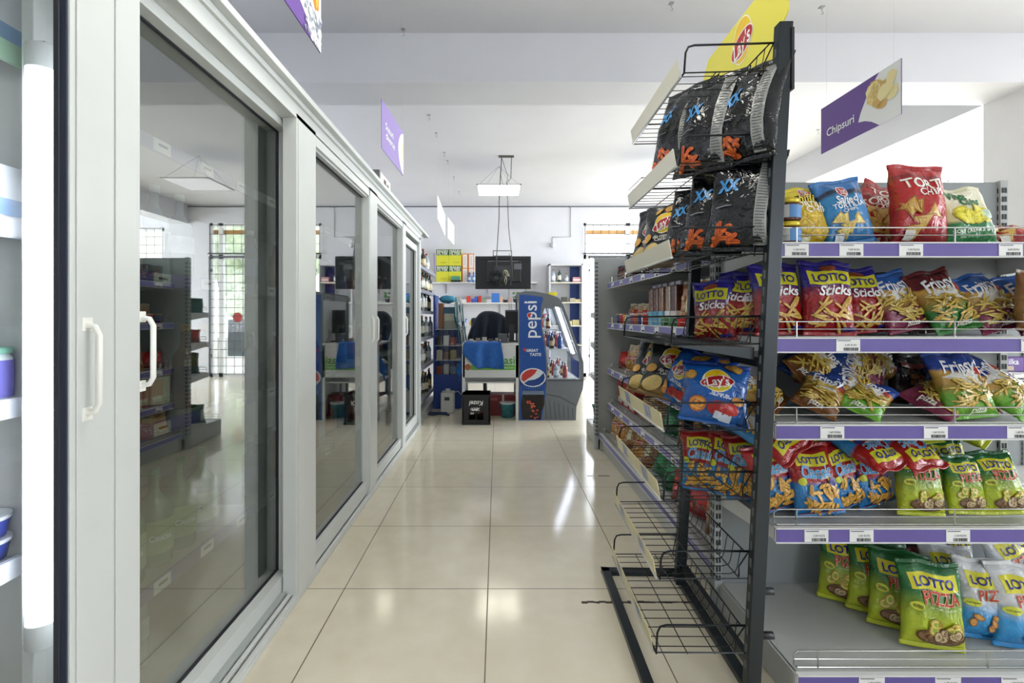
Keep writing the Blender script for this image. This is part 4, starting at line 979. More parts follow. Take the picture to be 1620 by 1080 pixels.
G2 = 'snack bags on the second shelf of the right shelving'
B('lotto_sticks', 1236, 1.63, 1, 'red and blue stick snack bag just right of the black post', G2, lean=10, roll=-2)
B('lotto_sticks', 1313, 1.60, 1, 'red and blue stick snack bag standing in front, second right of the black post', G2, lean=9, roll=1, s=1.02)
B('lotto_sticks', 1372, 1.69, 1, 'red and blue stick snack bag behind and right of the front one', G2, lean=10, roll=-5, s=.96, var=1)
B('fripsy_blue', 1442, 1.66, 1, 'blue and red fries snack bag beside the stick snacks', G2, lean=20, roll=-13, s=.95)
B('fripsy_green', 1520, 1.62, 1, 'green fries snack bag with a dark red top', G2, lean=24, roll=-12, s=1.0)
B('fripsy_blue', 1590, 1.64, 1, 'blue-topped fries snack bag right of the green one', G2, lean=24, roll=-14, s=.95, var=1)
B('fripsy_blue', 1650, 1.63, 1, 'blue-topped fries snack bag at the right edge of the picture, second shelf', G2, lean=22, roll=-10, s=.92)
B('dark_snack', 1425, 1.80, 1, 'dark snack bag at the back of the second shelf', G2, lean=8, roll=6, s=1.1)
B('dark_snack', 1475, 1.80, 1, 'dark snack bag at the back, behind the green fries bag', G2, lean=8, roll=-4, s=1.05, var=1)
B('bread_bag', 1648, 1.56, 1, 'clear bag of pink and tan snacks at the right edge, second shelf', G2, lean=8, roll=8, s=.8)
# stick bags overhanging the left side of the shelving, seen through the rack
for k, (x, y, yw, r) in enumerate(((.80, 1.77, -48, -4), (.86, 1.73, -42, 3), (.915, 1.68, -40, -3))):
    bag('lotto_sticks', x, y, ZS[1] - (.03 if k == 0 else 0), f'red and blue stick snack bag seen through the black rack, {["leftmost", "middle", "rightmost"][k]} of three', 'stick snacks behind the wire rack', lean=3, yaw=yw, roll=r, var=k % 2, s=.9)

G3 = 'small fries snack bags heaped on the third shelf'
for k, (kd, px, Y, ln, yw, ro, s, dz, lb) in enumerate((
    ('fripsy_brown', 1238, 1.64, 50, 10, -35, .72, 0, 'tan and blue fries bag at the left end of the heap'),
    ('fripsy_blue', 1290, 1.80, 40, 0, 20, .75, .05, 'dark blue fries bag at the back left of the heap'),
    ('fripsy_brown', 1285, 1.58, 46, -10, 35, .70, 0, 'blue-topped fries bag leaning left near the front of the heap'),
    ('fripsy_brown', 1330, 1.72, 38, 5, -40, .78, .03, 'large brown fries bag in the middle of the heap'),
    ('fripsy_lime', 1352, 1.56, 55, -12, 40, .70, 0, 'yellow and blue fries bag lying askew at the front of the heap'),
    ('fripsy_brown', 1395, 1.62, 40, 18, -38, .75, .0, 'brown fries bag with a blue corner, centre front of the heap'),
    ('fripsy_blue', 1458, 1.60, 62, -15, 55, .85, 0, 'red and yellow fries bag lying flat right of the centre'),
    ('fripsy_brown', 1355, 1.82, 30, 5, 80, .75, .08, 'fries bag lying sideways at the back of the heap'),
    ('dark_snack', 1440, 1.80, 12, 5, 5, .85, 0, 'dark blue snack bag standing at the back, left of two'),
    ('dark_snack', 1482, 1.77, 22, -8, -15, .8, 0, 'dark blue snack bag at the back, right of two'),
    ('fripsy_lime', 1542, 1.55, 22, 0, -5, .86, 0, 'blue and lime fries bag standing upright in front'),
    ('fripsy_brown', 1583, 1.72, 44, 10, -48, .9, .0, 'brown fries bag lying behind the upright lime one'),
    ('fripsy_lime', 1628, 1.57, 40, 12, -30, .85, 0, 'lime fries bag at the right edge of the third shelf'),
    ('fripsy_brown', 1262, 1.70, 30, 0, 62, .78, .06, 'blue and tan fries bag wedged sideways at the left of the heap'),
    ('fripsy_blue', 1400, 1.78, 30, 0, -60, .72, .06, 'blue and red fries bag lying sideways behind the centre of the heap'),
    ('fripsy_brown', 1500, 1.68, 55, -10, 35, .8, 0, 'brown fries bag lying behind the red and yellow one'))):
    bag(kd, PX(px, Y), Y, ZS[2] + dz, lb, G3, lean=ln, yaw=yw, roll=ro, s=s * 1.13, var=k % 2)

G4 = 'puffed snack bags on the fourth shelf'
for k, (kd, px, Y, ln, yw, ro, s, dz, lb) in enumerate((
    ('lotto_classic', 1240, 1.60, 14, 5, -12, .98, 0, 'red and blue puff snack bag at the left end beside the black post'),
    ('lotto_classic', 1298, 1.57, 12, 0, -6, 1.0, 0, 'red and blue puff snack bag standing in front, second from the left'),
    ('lotto_classic', 1345, 1.62, 12, 20, -10, .98, 0, 'red and blue puff snack bag turned sideways, third from the left'),
    ('lotto_classic', 1390, 1.64, 12, 8, -12, .92, 0, 'red and blue puff snack bag, fourth from the left'),
    ('lotto_classic', 1322, 1.70, 66, 0, 160, .95, .165, 'puff snack bag lying upside down on top, left of two'),
    ('lotto_classic', 1378, 1.71, 66, 5, 170, .95, .165, 'puff snack bag lying upside down on top, right of two'),
    ('lotto_classic', 1245, 1.76, 30, 0, 175, .95, .1, 'puff snack bag lying at the back left, on top of others'),
    ('lotto_pizza', 1458, 1.58, 10, -3, 2, .86, 0, 'green ring snack bag standing in front, left of three'),
    ('lotto_pizza', 1532, 1.59, 14, 3, 3, .76, 0, 'green ring snack bag standing in front, middle of three'),
    ('lotto_pizza', 1592, 1.59, 14, -3, -2, .82, 0, 'green ring snack bag standing in front, right of three'),
    ('lotto_pizza', 1468, 1.73, 60, 0, -8, .85, .19, 'green and yellow ring snack bag lying on top, left of two'),
    ('lotto_pizza', 1570, 1.72, 58, 5, -30, .9, .19, 'green and yellow ring snack bag lying on top, right of two'),
    ('lotto_pizza', 1500, 1.77, 6, 0, 0, .85, 0, 'green ring snack bag at the back of the fourth shelf'))):
    bag(kd, PX(px, Y), Y, ZS[3] + dz, lb + ', fourth shelf', G4, lean=ln, yaw=yw, roll=ro, s=s, var=k % 2)
for k, (x, y, yw, ro, dz, ln) in enumerate(((.775, 1.80, -35, -3, 0, 6), (.835, 1.75, -30, 4, 0, 5), (.90, 1.70, -30, -6, 0, 6), (.86, 1.72, -20, 130, .17, 50))):
    bag('lotto_classic', x, y, ZS[3] + dz, 'red and blue puff snack bag seen through the black rack, ' + ['leftmost standing', 'middle standing', 'rightmost standing', 'lying on top'][k], 'puffed snacks behind the wire rack', lean=ln, yaw=yw, roll=ro, var=k % 2)

G5 = 'snack bags on the base shelf'
for k, (kd, px, Y, ln, yw, ro, s, lb) in enumerate((
    ('lotto_pizza', 1337, 1.73, 8, -28, 2, .98, 'green ring snack bag, rearmost of the diagonal row'),
    ('lotto_pizza', 1385, 1.66, 8, -24, 3, .98, 'green ring snack bag, second from the rear of the diagonal row'),
    ('lotto_pizza', 1422, 1.58, 9, -22, 3, 1.0, 'green ring snack bag, third from the rear of the diagonal row'),
    ('lotto_pizza', 1475, 1.49, 8, -10, 3, 1.02, 'green ring snack bag, nearest of the diagonal row'),
    ('lotto_white', 1510, 1.76, 10, -5, 0, 1.0, 'white and blue ring snack bag at the back behind the green row'),
    ('lotto_white', 1513, 1.63, 20, -12, 4, .95, 'white and blue ring snack bag leaning behind the nearest green one'),
    ('lotto_white', 1560, 1.53, 9, -12, 3, .98, 'white and blue ring snack bag right of the nearest green one'),
    ('lotto_white', 1622, 1.49, 9, -8, 2, 1.0, 'white and blue ring snack bag at the right edge, base shelf'),
    ('lotto_white', 1625, 1.70, 12, 10, -12, 1.05, 'white and blue ring snack bag at the back right, base shelf'),
    ('dark_snack', 1450, 1.78, 8, 0, 0, 1.1, 'dark snack bag in the shade at the back of the base shelf'))):
    bag(kd, PX(px, Y), Y, .105, lb, G5, lean=ln, yaw=yw, roll=ro, s=s, var=k % 2)

# ------------------------------------------------------------------ the black wire display rack
RX, RY = .727, 1.42
rack = empty('wire_display_rack', (RX, RY, 0), math.radians(-1.6), 'black wire basket display rack with a yellow header board standing in the aisle', 'display rack')
LEAN = .048; RW = .60
for nm, y in (('post', 0), ('post', RW)):
    m = MB(); hz = 2.0
    vs = []
    for z in (0.02, hz):
        x = LEAN * z; vs += [(x, y - .016, z), (x + .040, y - .016, z), (x + .040, y + .016, z), (x, y + .016, z)]
    m.add(vs, [(0, 1, 5, 4), (1, 2, 6, 5), (2, 3, 7, 6), (3, 0, 4, 7), (0, 3, 2, 1), (4, 5, 6, 7)])
    z = .1
    while z < 1.95:
        x = LEAN * z; m.box(x - .001, x + .003, y - .005, y + .005, z, z + .026, mat('slot_dark', '#5a6064', .4)); z += .05
    m.build(nm, rack_black, rack, bevel=.002)
m = MB(); m.box(-.285, -.25, -.06, RW + .12, 0, .022); m.box(-.285, .06, RW + .085, RW + .12, 0, .022); m.box(-.285, .06, -.06, -.025, 0, .022); m.box(.02, .055, -.06, RW + .12, 0, .022)
m.build('base_frame', rack_black, rack, bevel=.002)
for z in (.985, .08): MB().box(.02 + LEAN * z, .04 + LEAN * z, .016, RW - .016, z, z + .03).build('cross_bar', rack_black, rack)
m = MB(); m.box(.128, .136, -.02, .02, 1.80, 1.98); m.build('post_bracket', blackp, rack)
for z in (.33, .20): MB().cyl((.04, 0, z), (.085, 0, z), .011, 8).build('post_knob', blackp, rack)
BZ = [1.862, 1.593, 1.32, 1.055, .80, .595, .36, .14]
bd, by0, by1 = .262, .0, RW
def basket_wires():
    m = MB(); d = bd; r = .0032
    for y in (by0 + .004, by1 - .004):
        m.tube([(0, y, .085), (-d + .03, y, .082), (-d + .012, y, .077), (-d + .004, y, .06), (-d, y, 0)], r, 6)
        m.cyl((-d, y, 0), (0, y, .004), .0022, 5); m.tube([(0, y, .085), (-.02, y + (.02 if y < .1 else -.02), .03), (-.02, y + (.02 if y < .1 else -.02), .0)], .0022, 5)
    n = 13
    for k in range(n):
        y = by0 + .03 + (by1 - by0 - .06) * k / (n - 1)
        m.tube([(-d, y, .001), (-.045, y, .004), (-.028, y, .01), (-.022, y, .025), (-.012, y, .082)], .0014, 4)
    for x, z in ((-d, 0), (-.17, .001), (-.09, .002), (-.03, .008)): m.cyl((x, by0 + .002, z - .0016), (x, by1 - .002, z - .0016), .0018, 5)
    m.cyl((-.012, by0 + .004, .083), (-.012, by1 - .004, .083), .0024, 6); m.cyl((-d, by0, 0), (-d, by1, 0), .0028, 6)
    m.tube([(-d, by0, .0), (-d - .002, by0 + .05, -.002)], .003, 5)
    return m
b0 = basket_wires().build('wire_basket', wire_black, rack)
b0.location = (LEAN * BZ[0], 0, BZ[0])
def strip_holder():
    m = MB(); L = [(-bd - .004, -.006), (-bd - .010, .0), (-bd - .016, .05), (-bd - .013, .052), (-bd - .006, .002)]
    m.prism(L, 'y', 0, 1)
    return m
def mk_strip(parent, cream_col, labels):
    m = MB(); n = 2
    a, b = (-bd - .006, -.004), (-bd - .016, .05)
    vs = [(a[0], .02, a[1]), (a[0] + .003, .02, a[1]), (b[0] + .003, .02, b[1]), (b[0], .02, b[1]), (a[0], by1 - .02, a[1]), (a[0] + .003, by1 - .02, a[1]), (b[0] + .003, by1 - .02, b[1]), (b[0], by1 - .02, b[1])]
    m.add(vs, [(0, 1, 2, 3), (4, 7, 6, 5), (0, 4, 5, 1), (1, 5, 6, 2), (2, 6, 7, 3), (3, 7, 4, 0)])
    m.cyl((a[0], .015, a[1]), (a[0], by1 - .015, a[1]), .004, 6, clear_edge)
    s = m.build('label_strip', cream_col, parent)
    if labels:
        q = MB()
        for y in labels:
            w = .07; e = .0006
            v = [(a[0] - e, y, a[1] + .004), (a[0] - e, y + w, a[1] + .004), (b[0] - e, y + w, b[1] - .003), (b[0] - e, y, b[1] - .003)]
            v2 = [(x + .0045, yy, zz) for x, yy, zz in v]
            q.add(v, [(0, 1, 2, 3)]); q.add(v2, [(3, 2, 1, 0)])
        q.build('price_label', mat('label_bluegrey', '#9aa0bb', .4, noise_amt=.4, nscale=90), s)
cream_t = mat('cream_top', '#dcd8c4', .3)
for i, z in enumerate(BZ):
    if i: 
        o = b0.copy(); COL.objects.link(o); ALL.append(o); o.parent = rack; o.location = (LEAN * z, 0, z)
    else: o = b0
    if i != 3: mk_strip(o, cream_t if i < 3 else cream, [] if i < 3 else [.13, .40])
    else:
        m = MB(); m.prism([(-bd + .01, -.004), (-.01, -.045), (-.01, -.008), (-bd + .01, -.0)], 'y', .02, by1 - .02); m.build('metal_tray', rack_black, o)
# header board
def yz(px, py): Y = .85 * F / (px - CX); return (Y, PZ(py, Y))
pts = [(1.382, 2.17), (1.382, 2.015), (1.425, 1.985), (1.425, 1.74), (2.0, 1.74), (2.0, 2.10), (1.937, 2.17)]
m = MB(); m.prism([(y - RY, z) for y, z in pts], 'x', .106, .110)
hb = m.build('header_board', mat('board_yellow', '#e4da55', .45), rack)
m = MB(); cy, cz = 1.655 - RY, 2.075; X = .1055
def disc(m, y, z, ry, rz_, x, mt, n=24, tilt=0):
    vs = []
    for i in range(n):
        a = 2 * math.pi * i / n; p, q = ry * math.cos(a), rz_ * math.sin(a); vs.append((x, y - (p * math.cos(tilt) - q * math.sin(tilt)), z + p * math.sin(tilt) + q * math.cos(tilt)))
    m.add(vs, [tuple(range(n))], mt)
disc(m, cy, cz + .012, .068, .078, X, pm('f4efe2')); disc(m, cy, cz + .012, .064, .074, X - .0004, pm('f0c81e')); disc(m, cy, cz, .08, .042, X - .0008, pm('f2f0ea'), tilt=.2); disc(m, cy, cz, .075, .037, X - .0012, pm('b4181c'), tilt=.2)
put_text(m, "Lay's", (X - .0016, cy, cz), (0, -math.cos(.2), math.sin(.2)), (0, math.sin(.2), math.cos(.2)), .12, pm('f6f4ee'), .04, .15, 1.2, off=.0003)
m.build('printed_logo', None, hb)

# bags in the rack baskets
def rackx(z): return RX + LEAN * z
GR = 'crisp bags in the wire rack'
for kd, x, y, z, ln, yw, ro, s, var, lb in (
    ('maxx', .63, 1.73, 1.652, 12, -64, 2, 1.0, 1, 'tall black crisp bag with a blue mark in the second basket, farthest of three'),
    ('maxx', .668, 1.58, 1.60, 12, -58, 3, 1.0, 0, 'tall black crisp bag with a blue mark in the second basket, middle of three'),
    ('maxx', .745, 1.47, 1.60, 9, -60, 3, .95, 1, 'tall black crisp bag with a blue mark in the second basket, nearest of three'),
    ('lays_black', .615, 1.93, 1.327, 12, -52, 3, .98, 0, 'grey and yellow crisp bag in the third basket, farthest of five'),
    ('lays_black', .625, 1.80, 1.327, 12, -48, -3, .98, 1, 'grey and yellow crisp bag in the third basket, second farthest'),
    ('maxx', .66, 1.70, 1.327, 12, -46, 5, .82, 1, 'black crisp bag in the third basket, middle of five'),
    ('maxx', .685, 1.57, 1.327, 14, -40, 6, .92, 0, 'black crisp bag leaning in the third basket, second nearest'),
    ('maxx', .735, 1.475, 1.327, 9, -38, 5, .94, 0, 'black crisp bag with a blue mark in the third basket, nearest of five'),
    ('lays_black', .60, 1.94, .807, 18, -42, 8, .95, 1, 'black crisp bag in the fifth basket, farthest of five'),
    ('lays_black', .62, 1.82, .807, 20, -32, 12, 1.0, 0, 'black crisp bag with a round yellow and red logo in the fifth basket'),
    ('lays_blue', .64, 1.69, .807, 14, -75, 10, .95, 1, 'deep blue crisp bag turned sideways in the fifth basket'),
    ('lays_blue', .69, 1.64, .807, 18, -25, 8, .9, 1, 'blue crisp bag half hidden behind the nearest one in the fifth basket'),
    ('lays_blue', .672, 1.50, .79, 26, -14, 7, .96, 0, 'bright blue crisp bag with a round yellow and red logo, nearest in the fifth basket')):
    bag(kd, x, y, z, lb, GR, lean=ln, yaw=yw, roll=ro, s=s, var=var, sc=(s, s, s * .86) if kd == 'lays_blue' else None)
# ------------------------------------------------------------------ goods on the long aisle shelving
def face(kd, X, Y, z, lb, g, ln=6, yw=-65, ro=0, s=1, var=0, **k): return bag(kd, X, Y, z, lb, g, lean=ln, yaw=yw, roll=ro, s=s, var=var, **k)
rnd = random.Random(21)
for k in range(5): face('dark_snack', 1.04, 4.0 - .16 * k, AZ[0], f'dark wrapped snack, {ORD[k]} from the far end of the top aisle shelf', 'packs on the top aisle shelf', s=.72, ro=rnd.uniform(-6, 6), var=k % 2)
# second aisle shelf: cups, breadstick packs, loaves
cupc = [('3b4c8c', 'e2c23c'), ('c9302c', 'e8d8d0'), ('e0a23c', 'd8503c'), ('8fb0c4', '3f7a4c'), ('b9708c', 'e8d8d8'), ('c9703c', 'd9d0c0')]
for k in range(8):
    a, b = cupc[k % 6]; y = 4.0 - .1 * k
    o = MB().lathe([(.026, 0), (.03, .07), (.024, .075)], n=14).build('snack_pot', mat('pot_' + a, '#' + a, .4), loc=(1.02, y, AZ[1] + .001)); tag(o, f'small colourful snack pot, {ORD[k]} from the far end of the second aisle shelf', 'pot', 'snack pots on the second aisle shelf')
    MB().lathe([(.0305, .07), (.031, .078)], n=14).build('lid', mat('pot_' + b, '#' + b, .4), o)
for k in range(6): face(['pretzel_bag', 'red_pack'][k % 2], 1.13, 4.0 - .13 * k, AZ[1], f'small {["tan", "red"][k % 2]} sweet bag behind the snack pots, {ORD[k]} from the far end', 'sweet bags behind the snack pots', s=.72, ro=rnd.uniform(-8, 8))
stick_film = mat('stick_film', '#b9b3c4', .15, spec=.8)
for k, (y, c, c2) in enumerate(((3.18, '7c5236', '6fb0c8'), (3.08, '6c4630', '5fa0c0'), (2.98, '8a6040', '7fb8cc'), (2.86, '9a8474', 'e4e2e2'), (2.76, '5c2f1e', 'd9d0c8'))):
    o = MB().box(-.03, .03, -.038, .038, 0, .24).build('breadstick_pack', mat('stick_' + c, '#' + c, .25, noise_amt=.4, nscale=90), bevel=.008, loc=(1.04, y, AZ[1] + .001)); tag(o, f'tall clear pack of breadsticks, {ORD[k]} from the left on the second aisle shelf', 'breadsticks', 'breadstick packs')
    MB().box(-.0312, .0312, -.0392, .0392, .002, .09).build('paper_band', mat('band_' + c2, '#' + c2, .5), o); MB().box(-.004, .004, -.036, .036, .24, .262).build('top_seal', stick_film, o)
for k, y in enumerate((2.58, 2.38)): face('bread_bag', 1.06, y, AZ[1], f'bagged brown loaf on the second aisle shelf, {["farther", "nearer"][k]} one', 'bagged loaves', s=.98, yw=-58, ln=8)
for k in range(4):
    o = MB().lathe([(.032, 0), (.034, .05), (.03, .055)], n=14).build('snack_pot', mat('pot_c9302c' if k > 1 else 'pot_3f7a4c', '#c9302c' if k > 1 else '#3f7a6c', .4), loc=(.985, 2.80 - .13 * k, AZ[1] + .001)); tag(o, f'{"red" if k > 1 else "green"} pot in front of the loaves, {ORD[k]} from the left', 'pot', 'pots in front of the loaves')
# third aisle shelf
for k, (kd, y, s) in enumerate((('red_pack', 4.0, .95), ('pretzel_bag', 3.8, .95), ('pretzel_bag', 3.6, 1.0), ('bread_bag', 3.4, .8), ('bread_bag', 3.18, .85), ('red_pack', 2.98, 1.0), ('bread_bag', 2.75, .9), ('pretzel_bag', 2.5, 1.0), ('dark_snack', 2.3, 1.0), ('bread_bag', 2.1, .8))):
    face(kd, 1.07, y, AZ[2], f'{ {"red_pack": "red", "pretzel_bag": "tan pretzel", "bread_bag": "brown bread", "dark_snack": "dark"}[kd]} bag, {ORD[k]} from the far end of the third aisle shelf', 'bags on the third aisle shelf', s=s, var=k % 2, ro=rnd.uniform(-6, 6), ln=10)
# fourth aisle shelf
for k in range(3):
    boxthing('red_carton', (.14, .2, .2), 'a3282a', f'flat red carton, {ORD[k]} from the far end of the fourth aisle shelf', 'carton', 'red cartons on the fourth aisle shelf', (1.12, 4.0 - .17 * k, AZ[3] + .001), -R90, [('r', -.4, .4, .1, .35, 'd9c9b9')])
for k, (kd, y, s) in enumerate((('pretzel_bag', 3.42, .9), ('bread_bag', 3.2, .8), ('green_net', 2.95, .9), ('bread_bag', 2.7, .8), ('dark_snack', 2.45, .9), ('green_red_snack', 2.2, .9))):
    face(kd, 1.07, y, AZ[3], f'{ {"green_net": "green", "pretzel_bag": "tan pretzel", "bread_bag": "brown bread", "dark_snack": "dark", "green_red_snack": "green and red"}[kd]} bag, {ORD[k]} past the red cartons on the fourth aisle shelf', 'bags on the fourth aisle shelf', s=s, var=k % 2, ln=14)
# base of the aisle shelving
for k, (kd, y, s, ln, dz) in enumerate((('pretzel_bag', 3.98, .9, 16, 0), ('pretzel_bag', 3.78, 1.0, 18, 0), ('bread_bag', 3.56, .8, 22, 0), ('pretzel_bag', 3.34, .95, 24, 0), ('bread_bag', 3.12, .8, 24, 0), ('green_net', 2.88, 1.05, 20, 0), ('green_net', 2.68, 1.05, 22, 0), ('red_pack', 2.50, 1.1, 20, 0), ('red_pack', 2.32, 1.1, 24, 0), ('bread_bag', 2.12, .85, 20, 0), ('bread_bag', 1.98, .75, 14, 0))):
    face(kd, .99, y, .15, f'{ {"red_pack": "shiny red", "pretzel_bag": "tan pretzel", "bread_bag": "brown bread", "green_net": "shiny green"}[kd]} bag, {ORD[k]} from the far end of the base aisle shelf', 'bags on the base aisle shelf', s=s, var=k % 2, ln=ln, yw=-60, ro=rnd.uniform(-10, 10))
for k, y in enumerate((2.6, 2.42, 2.24)): face('red_pack', 1.03, y, .285, f'shiny red pack lying on top of the base aisle shelf heap, {ORD[k]} from the left', 'red packs on the base heap', ln=60, yw=-80, s=1.0, var=k % 2)
# far end shelving goods (seen edge-on and mirrored in the cooler door)
def gcrate(x, y, z, lab):
    o = MB().box(-.13, .13, -.1, .1, 0, .13).build('green_carton', mat('green_carton', '#2c5a4e', .5), bevel=.003, loc=(x, y, z)); tag(o, lab, 'carton', 'green cartons on the far end shelving')
    MB().box(-.131, .131, -.101, .101, .05, .09).build('printed_band', mat('green_carton2', '#3a6a5c', .5), o)
for k in range(3): gcrate(1.02 + .28 * k, 4.31, 1.171, f'dark green carton on the top shelf of the far end shelving, {ORD[k]} from the aisle')
for k in range(4):
    face('red_pack' if k == 0 else 'dark_snack', .95 + .15 * k, 4.32, .901, ['red snack bag at the aisle corner of the far end shelving', 'dark snack bag beside the red one on the far end shelving', 'dark snack bag third from the aisle on the far end shelving', 'dark snack bag fourth from the aisle on the far end shelving'][k], 'bags on the far end shelving', yw=150, s=.8, var=k % 2)
    face('green_red_snack', .96 + .2 * k, 4.32, .621, f'green and red bag, third shelf of the far end shelving, {ORD[k]} from the aisle', 'green bags on the far end shelving', yw=160, s=.85, var=k % 2, ln=12)
    face('green_red_snack', .97 + .22 * k, 4.42, .15, f'green bag on the base of the far end shelving, {ORD[k]} from the aisle', 'green bags on the base of the far end shelving', yw=160, s=.9, var=(k + 1) % 2, ln=20)

# ------------------------------------------------------------------ drinks display fridge by the till
FXo, FY = .255, 5.27
def fp(px, py, Y=FY): return (PX(px, Y) - .255, PZ(py, Y))
fridge = empty('drinks_fridge', (.255, FY, 0), 0, 'blue and grey drinks fridge with a slanted glass front beside the till desk', 'fridge')
f_grey = mat('fridge_grey', '#6f7379', .45, noise_amt=.05, nscale=10); f_dk = mat('fridge_dark', '#54585e', .5); f_blue = mat('fridge_blue', '#1f4f9c', .4)
D = .95
out = [(821, 665), (820.5, 463), (830, 460.5), (845, 460.5), (870, 465.5), (884, 471), (891, 482), (900, 506), (912, 540), (923, 573), (923.5, 600), (922, 615), (912, 643), (911, 665)]
win = [(858, 497), (862, 487), (880, 485), (888, 487), (897, 511), (908, 543), (917.5, 571), (917.5, 600), (866, 600), (866, 575), (863, 545), (857, 515)]
O = [fp(*p) for p in out]; Wn = [fp(*p) for p in win]
def ring_prism(m, O, I, y0, y1, mt=None):
    # polygon with hole: triangulate via bmesh
    bm = bmesh.new(); 
    def loop(ps): 
        v = [bm.verts.new((p[0], 0, p[1])) for p in ps]; return [bm.edges.new((v[i], v[(i + 1) % len(v)])) for i in range(len(v))]
    es = loop(O) + loop(I); bmesh.ops.triangle_fill(bm, use_beauty=True, use_dissolve=False, edges=es)
    bm.verts.index_update(); vs = [v.co.copy() for v in bm.verts]; fs = [tuple(v.index for v in f.verts) for f in bm.faces]; bm.free()
    for y in (y0, y1): m.add([(v.x, y, v.z) for v in vs], fs, mt)
    for L in (O, I):
        n = len(L); m.add([(p[0], y, p[1]) for y in (y0, y1) for p in L], [(i, (i + 1) % n, n + (i + 1) % n, n + i) for i in range(n)], mt)
for k, (a, b) in enumerate(((0, .035), (D - .035, D))):
    m = MB(); ring_prism(m, O, Wn, a, b); sp = m.build('side_panel', f_grey, fridge)
    g = MB(); n = len(Wn); g.prism(Wn, 'y', a + .012, a + .017); g.build('side_glass', gls_clear, sp)
zb = O[0][1]
m = MB(); m.box(.0, .035, .035, D - .035, .02, O[1][1] - .03); m.build('back_wall', white_metal, fridge)
lo = fp(912, 643); mid = fp(923, 602); top = fp(870, 466)
m = MB(); m.prism([fp(826, 660), fp(826, 602), fp(920, 602), fp(920, 615), fp(911, 641), fp(910, 660)], 'y', .035, D - .035); m.build('lower_body', f_grey, fridge)
m = MB(); m.prism([fp(821, 462), fp(845, 460.5), fp(870, 465.5), fp(884, 471), fp(884, 476), fp(866, 474), fp(823, 474)], 'y', .035, D - .035); m.build('top_canopy', f_grey, fridge)
m = MB(); a, b = fp(889, 483), fp(922, 575); m.prism([a, b, (b[0] - .006, b[1]), (a[0] - .006, a[1])], 'y', .035, D - .035); m.build('front_glass', gls_clear, fridge)
m = MB()
for k in range(7):
    z = zb + .06 + .0; x = PX(864 + k * 7, FY) - .255; pts = [(x, zb + .015), (x + .012, zb + .02)]; zt = PZ(630 + k * 2.5, FY)
    m.prism([(x, .02), (x + .01, .02), (x - .012 + .003 * k, zt), (x - .022 + .003 * k, zt)], 'y', -.004, .001)
m.prism([fp(864, 622), fp(885, 626), fp(911, 640), fp(911, 642), fp(885, 628.5), fp(864, 624.5)], 'y', -.004, .001)
m.prism([fp(866, 600), fp(922, 600), fp(922, 603), fp(866, 603)], 'y', -.003, .001)
m.build('ribs', f_dk, fridge)
m = MB()
for x in (.08, .56):
    for y in (.05, D - .08): m.cyl((x, y - .012, .022), (x, y + .012, .022), .021, 10)
m.build('caster', blackp, fridge)
# blue printed side
def decal(m, pts, mt, d, tri=False):
    m.add([(fp(*p)[0], -d, fp(*p)[1]) for p in pts], [tuple(range(len(pts)))[::-1]] if False else [tuple(range(len(pts)))], mt)
m = MB()
decal(m, [(822, 664), (822, 466), (835, 466.5), (858, 469.5), (859, 474), (856, 484), (855, 498), (856, 515), (860, 540), (863.5, 565), (864, 595), (863, 625), (859, 650), (857, 664)], f_blue, .0015)
m.build('printed_side', f_blue, fridge)
m = MB()
def el(cx, cy, rx, ry, mt, d, n=28, a0=0, a1=2 * math.pi, extra=None):
    pts = [(cx + rx * math.cos(a0 + (a1 - a0) * i / n), cy - ry * math.sin(a0 + (a1 - a0) * i / n)) for i in range(n if a1 - a0 > 6.2 else n + 1)]
    decal(m, pts, mt, d)
tilt = -6
c_w, c_r, c_b, c_db = pm('e4e6ea', .3), pm('c03a34', .3), pm('1e3f86', .3), pm('17346e', .3)
decal(m, [(823, 603), (864, 604), (864, 613), (856, 618), (840, 620), (827, 616), (823, 611)], c_db, .002)          # crimped cap rim
for k in range(11): decal(m, [(824 + k * 3.7, 608), (826 + k * 3.7, 608), (826.3 + k * 3.6, 618 - abs(k - 5) * .7), (824.6 + k * 3.6, 618 - abs(k - 5) * .7)], pm('2f5cab', .3), .0024)
el(843, 597, 20.5, 15, c_w, .003); el(843, 597, 19, 13.6, pm('d9dbe0', .3), .0034)
decal(m, [(824.5, 600), (826, 592), (832, 586.5), (840, 583.8), (850, 584.5), (846, 591), (840, 596), (834, 599.5), (829, 603.5)], c_r, .0038)
decal(m, [(829, 606), (836, 601.5), (846, 600), (853, 596.5), (860, 589.5), (862, 597), (860, 603), (853, 608.5), (844, 610.6), (835, 609.6)], c_b, .0038)
bottle_d = pm('1a1412', .25)
decal(m, [(829, 618), (859, 618), (861, 628), (861, 640), (857, 650), (855, 663), (826, 663), (824, 640), (826, 628)], bottle_d, .002)
decal(m, [(827, 618), (860, 618), (861, 624), (826, 624)], pm('6f7f95', .2), .0026)
rr = random.Random(2)
for k in range(16): x, y = rr.uniform(834, 851), rr.uniform(634, 661); decal(m, [(x - 2.2, y), (x, y - 1.6), (x + 2, y - .4), (x + 1, y + 1.6), (x - 1.6, y + 1.2)], pm(['b8402a', 'd0603c'][k % 2], .3), .0026 + k * .00002)
m.build('cap_picture', None, fridge, fix=False); m = MB()
uy = Vector((-1, 0, 0)); ux = Vector((0, 0, 1))      # lettering reads upwards
c = fp(838.5, 505)
put_text(m, 'pepsi', (c[0], -.002, c[1]), ux, uy, .40, pm('eef0f4', .3), .01, off=.001)
p = fp(838, 498.5); 
n = 16; 
for rad, mt, d in ((.03, pm('eef0f4', .3), .004), (.026, c_r, .0044)):
    m.add([(p[0] + rad * math.cos(2 * math.pi * i / n), -d, p[1] + rad * math.sin(2 * math.pi * i / n)) for i in range(n)], [tuple(range(n))], mt)
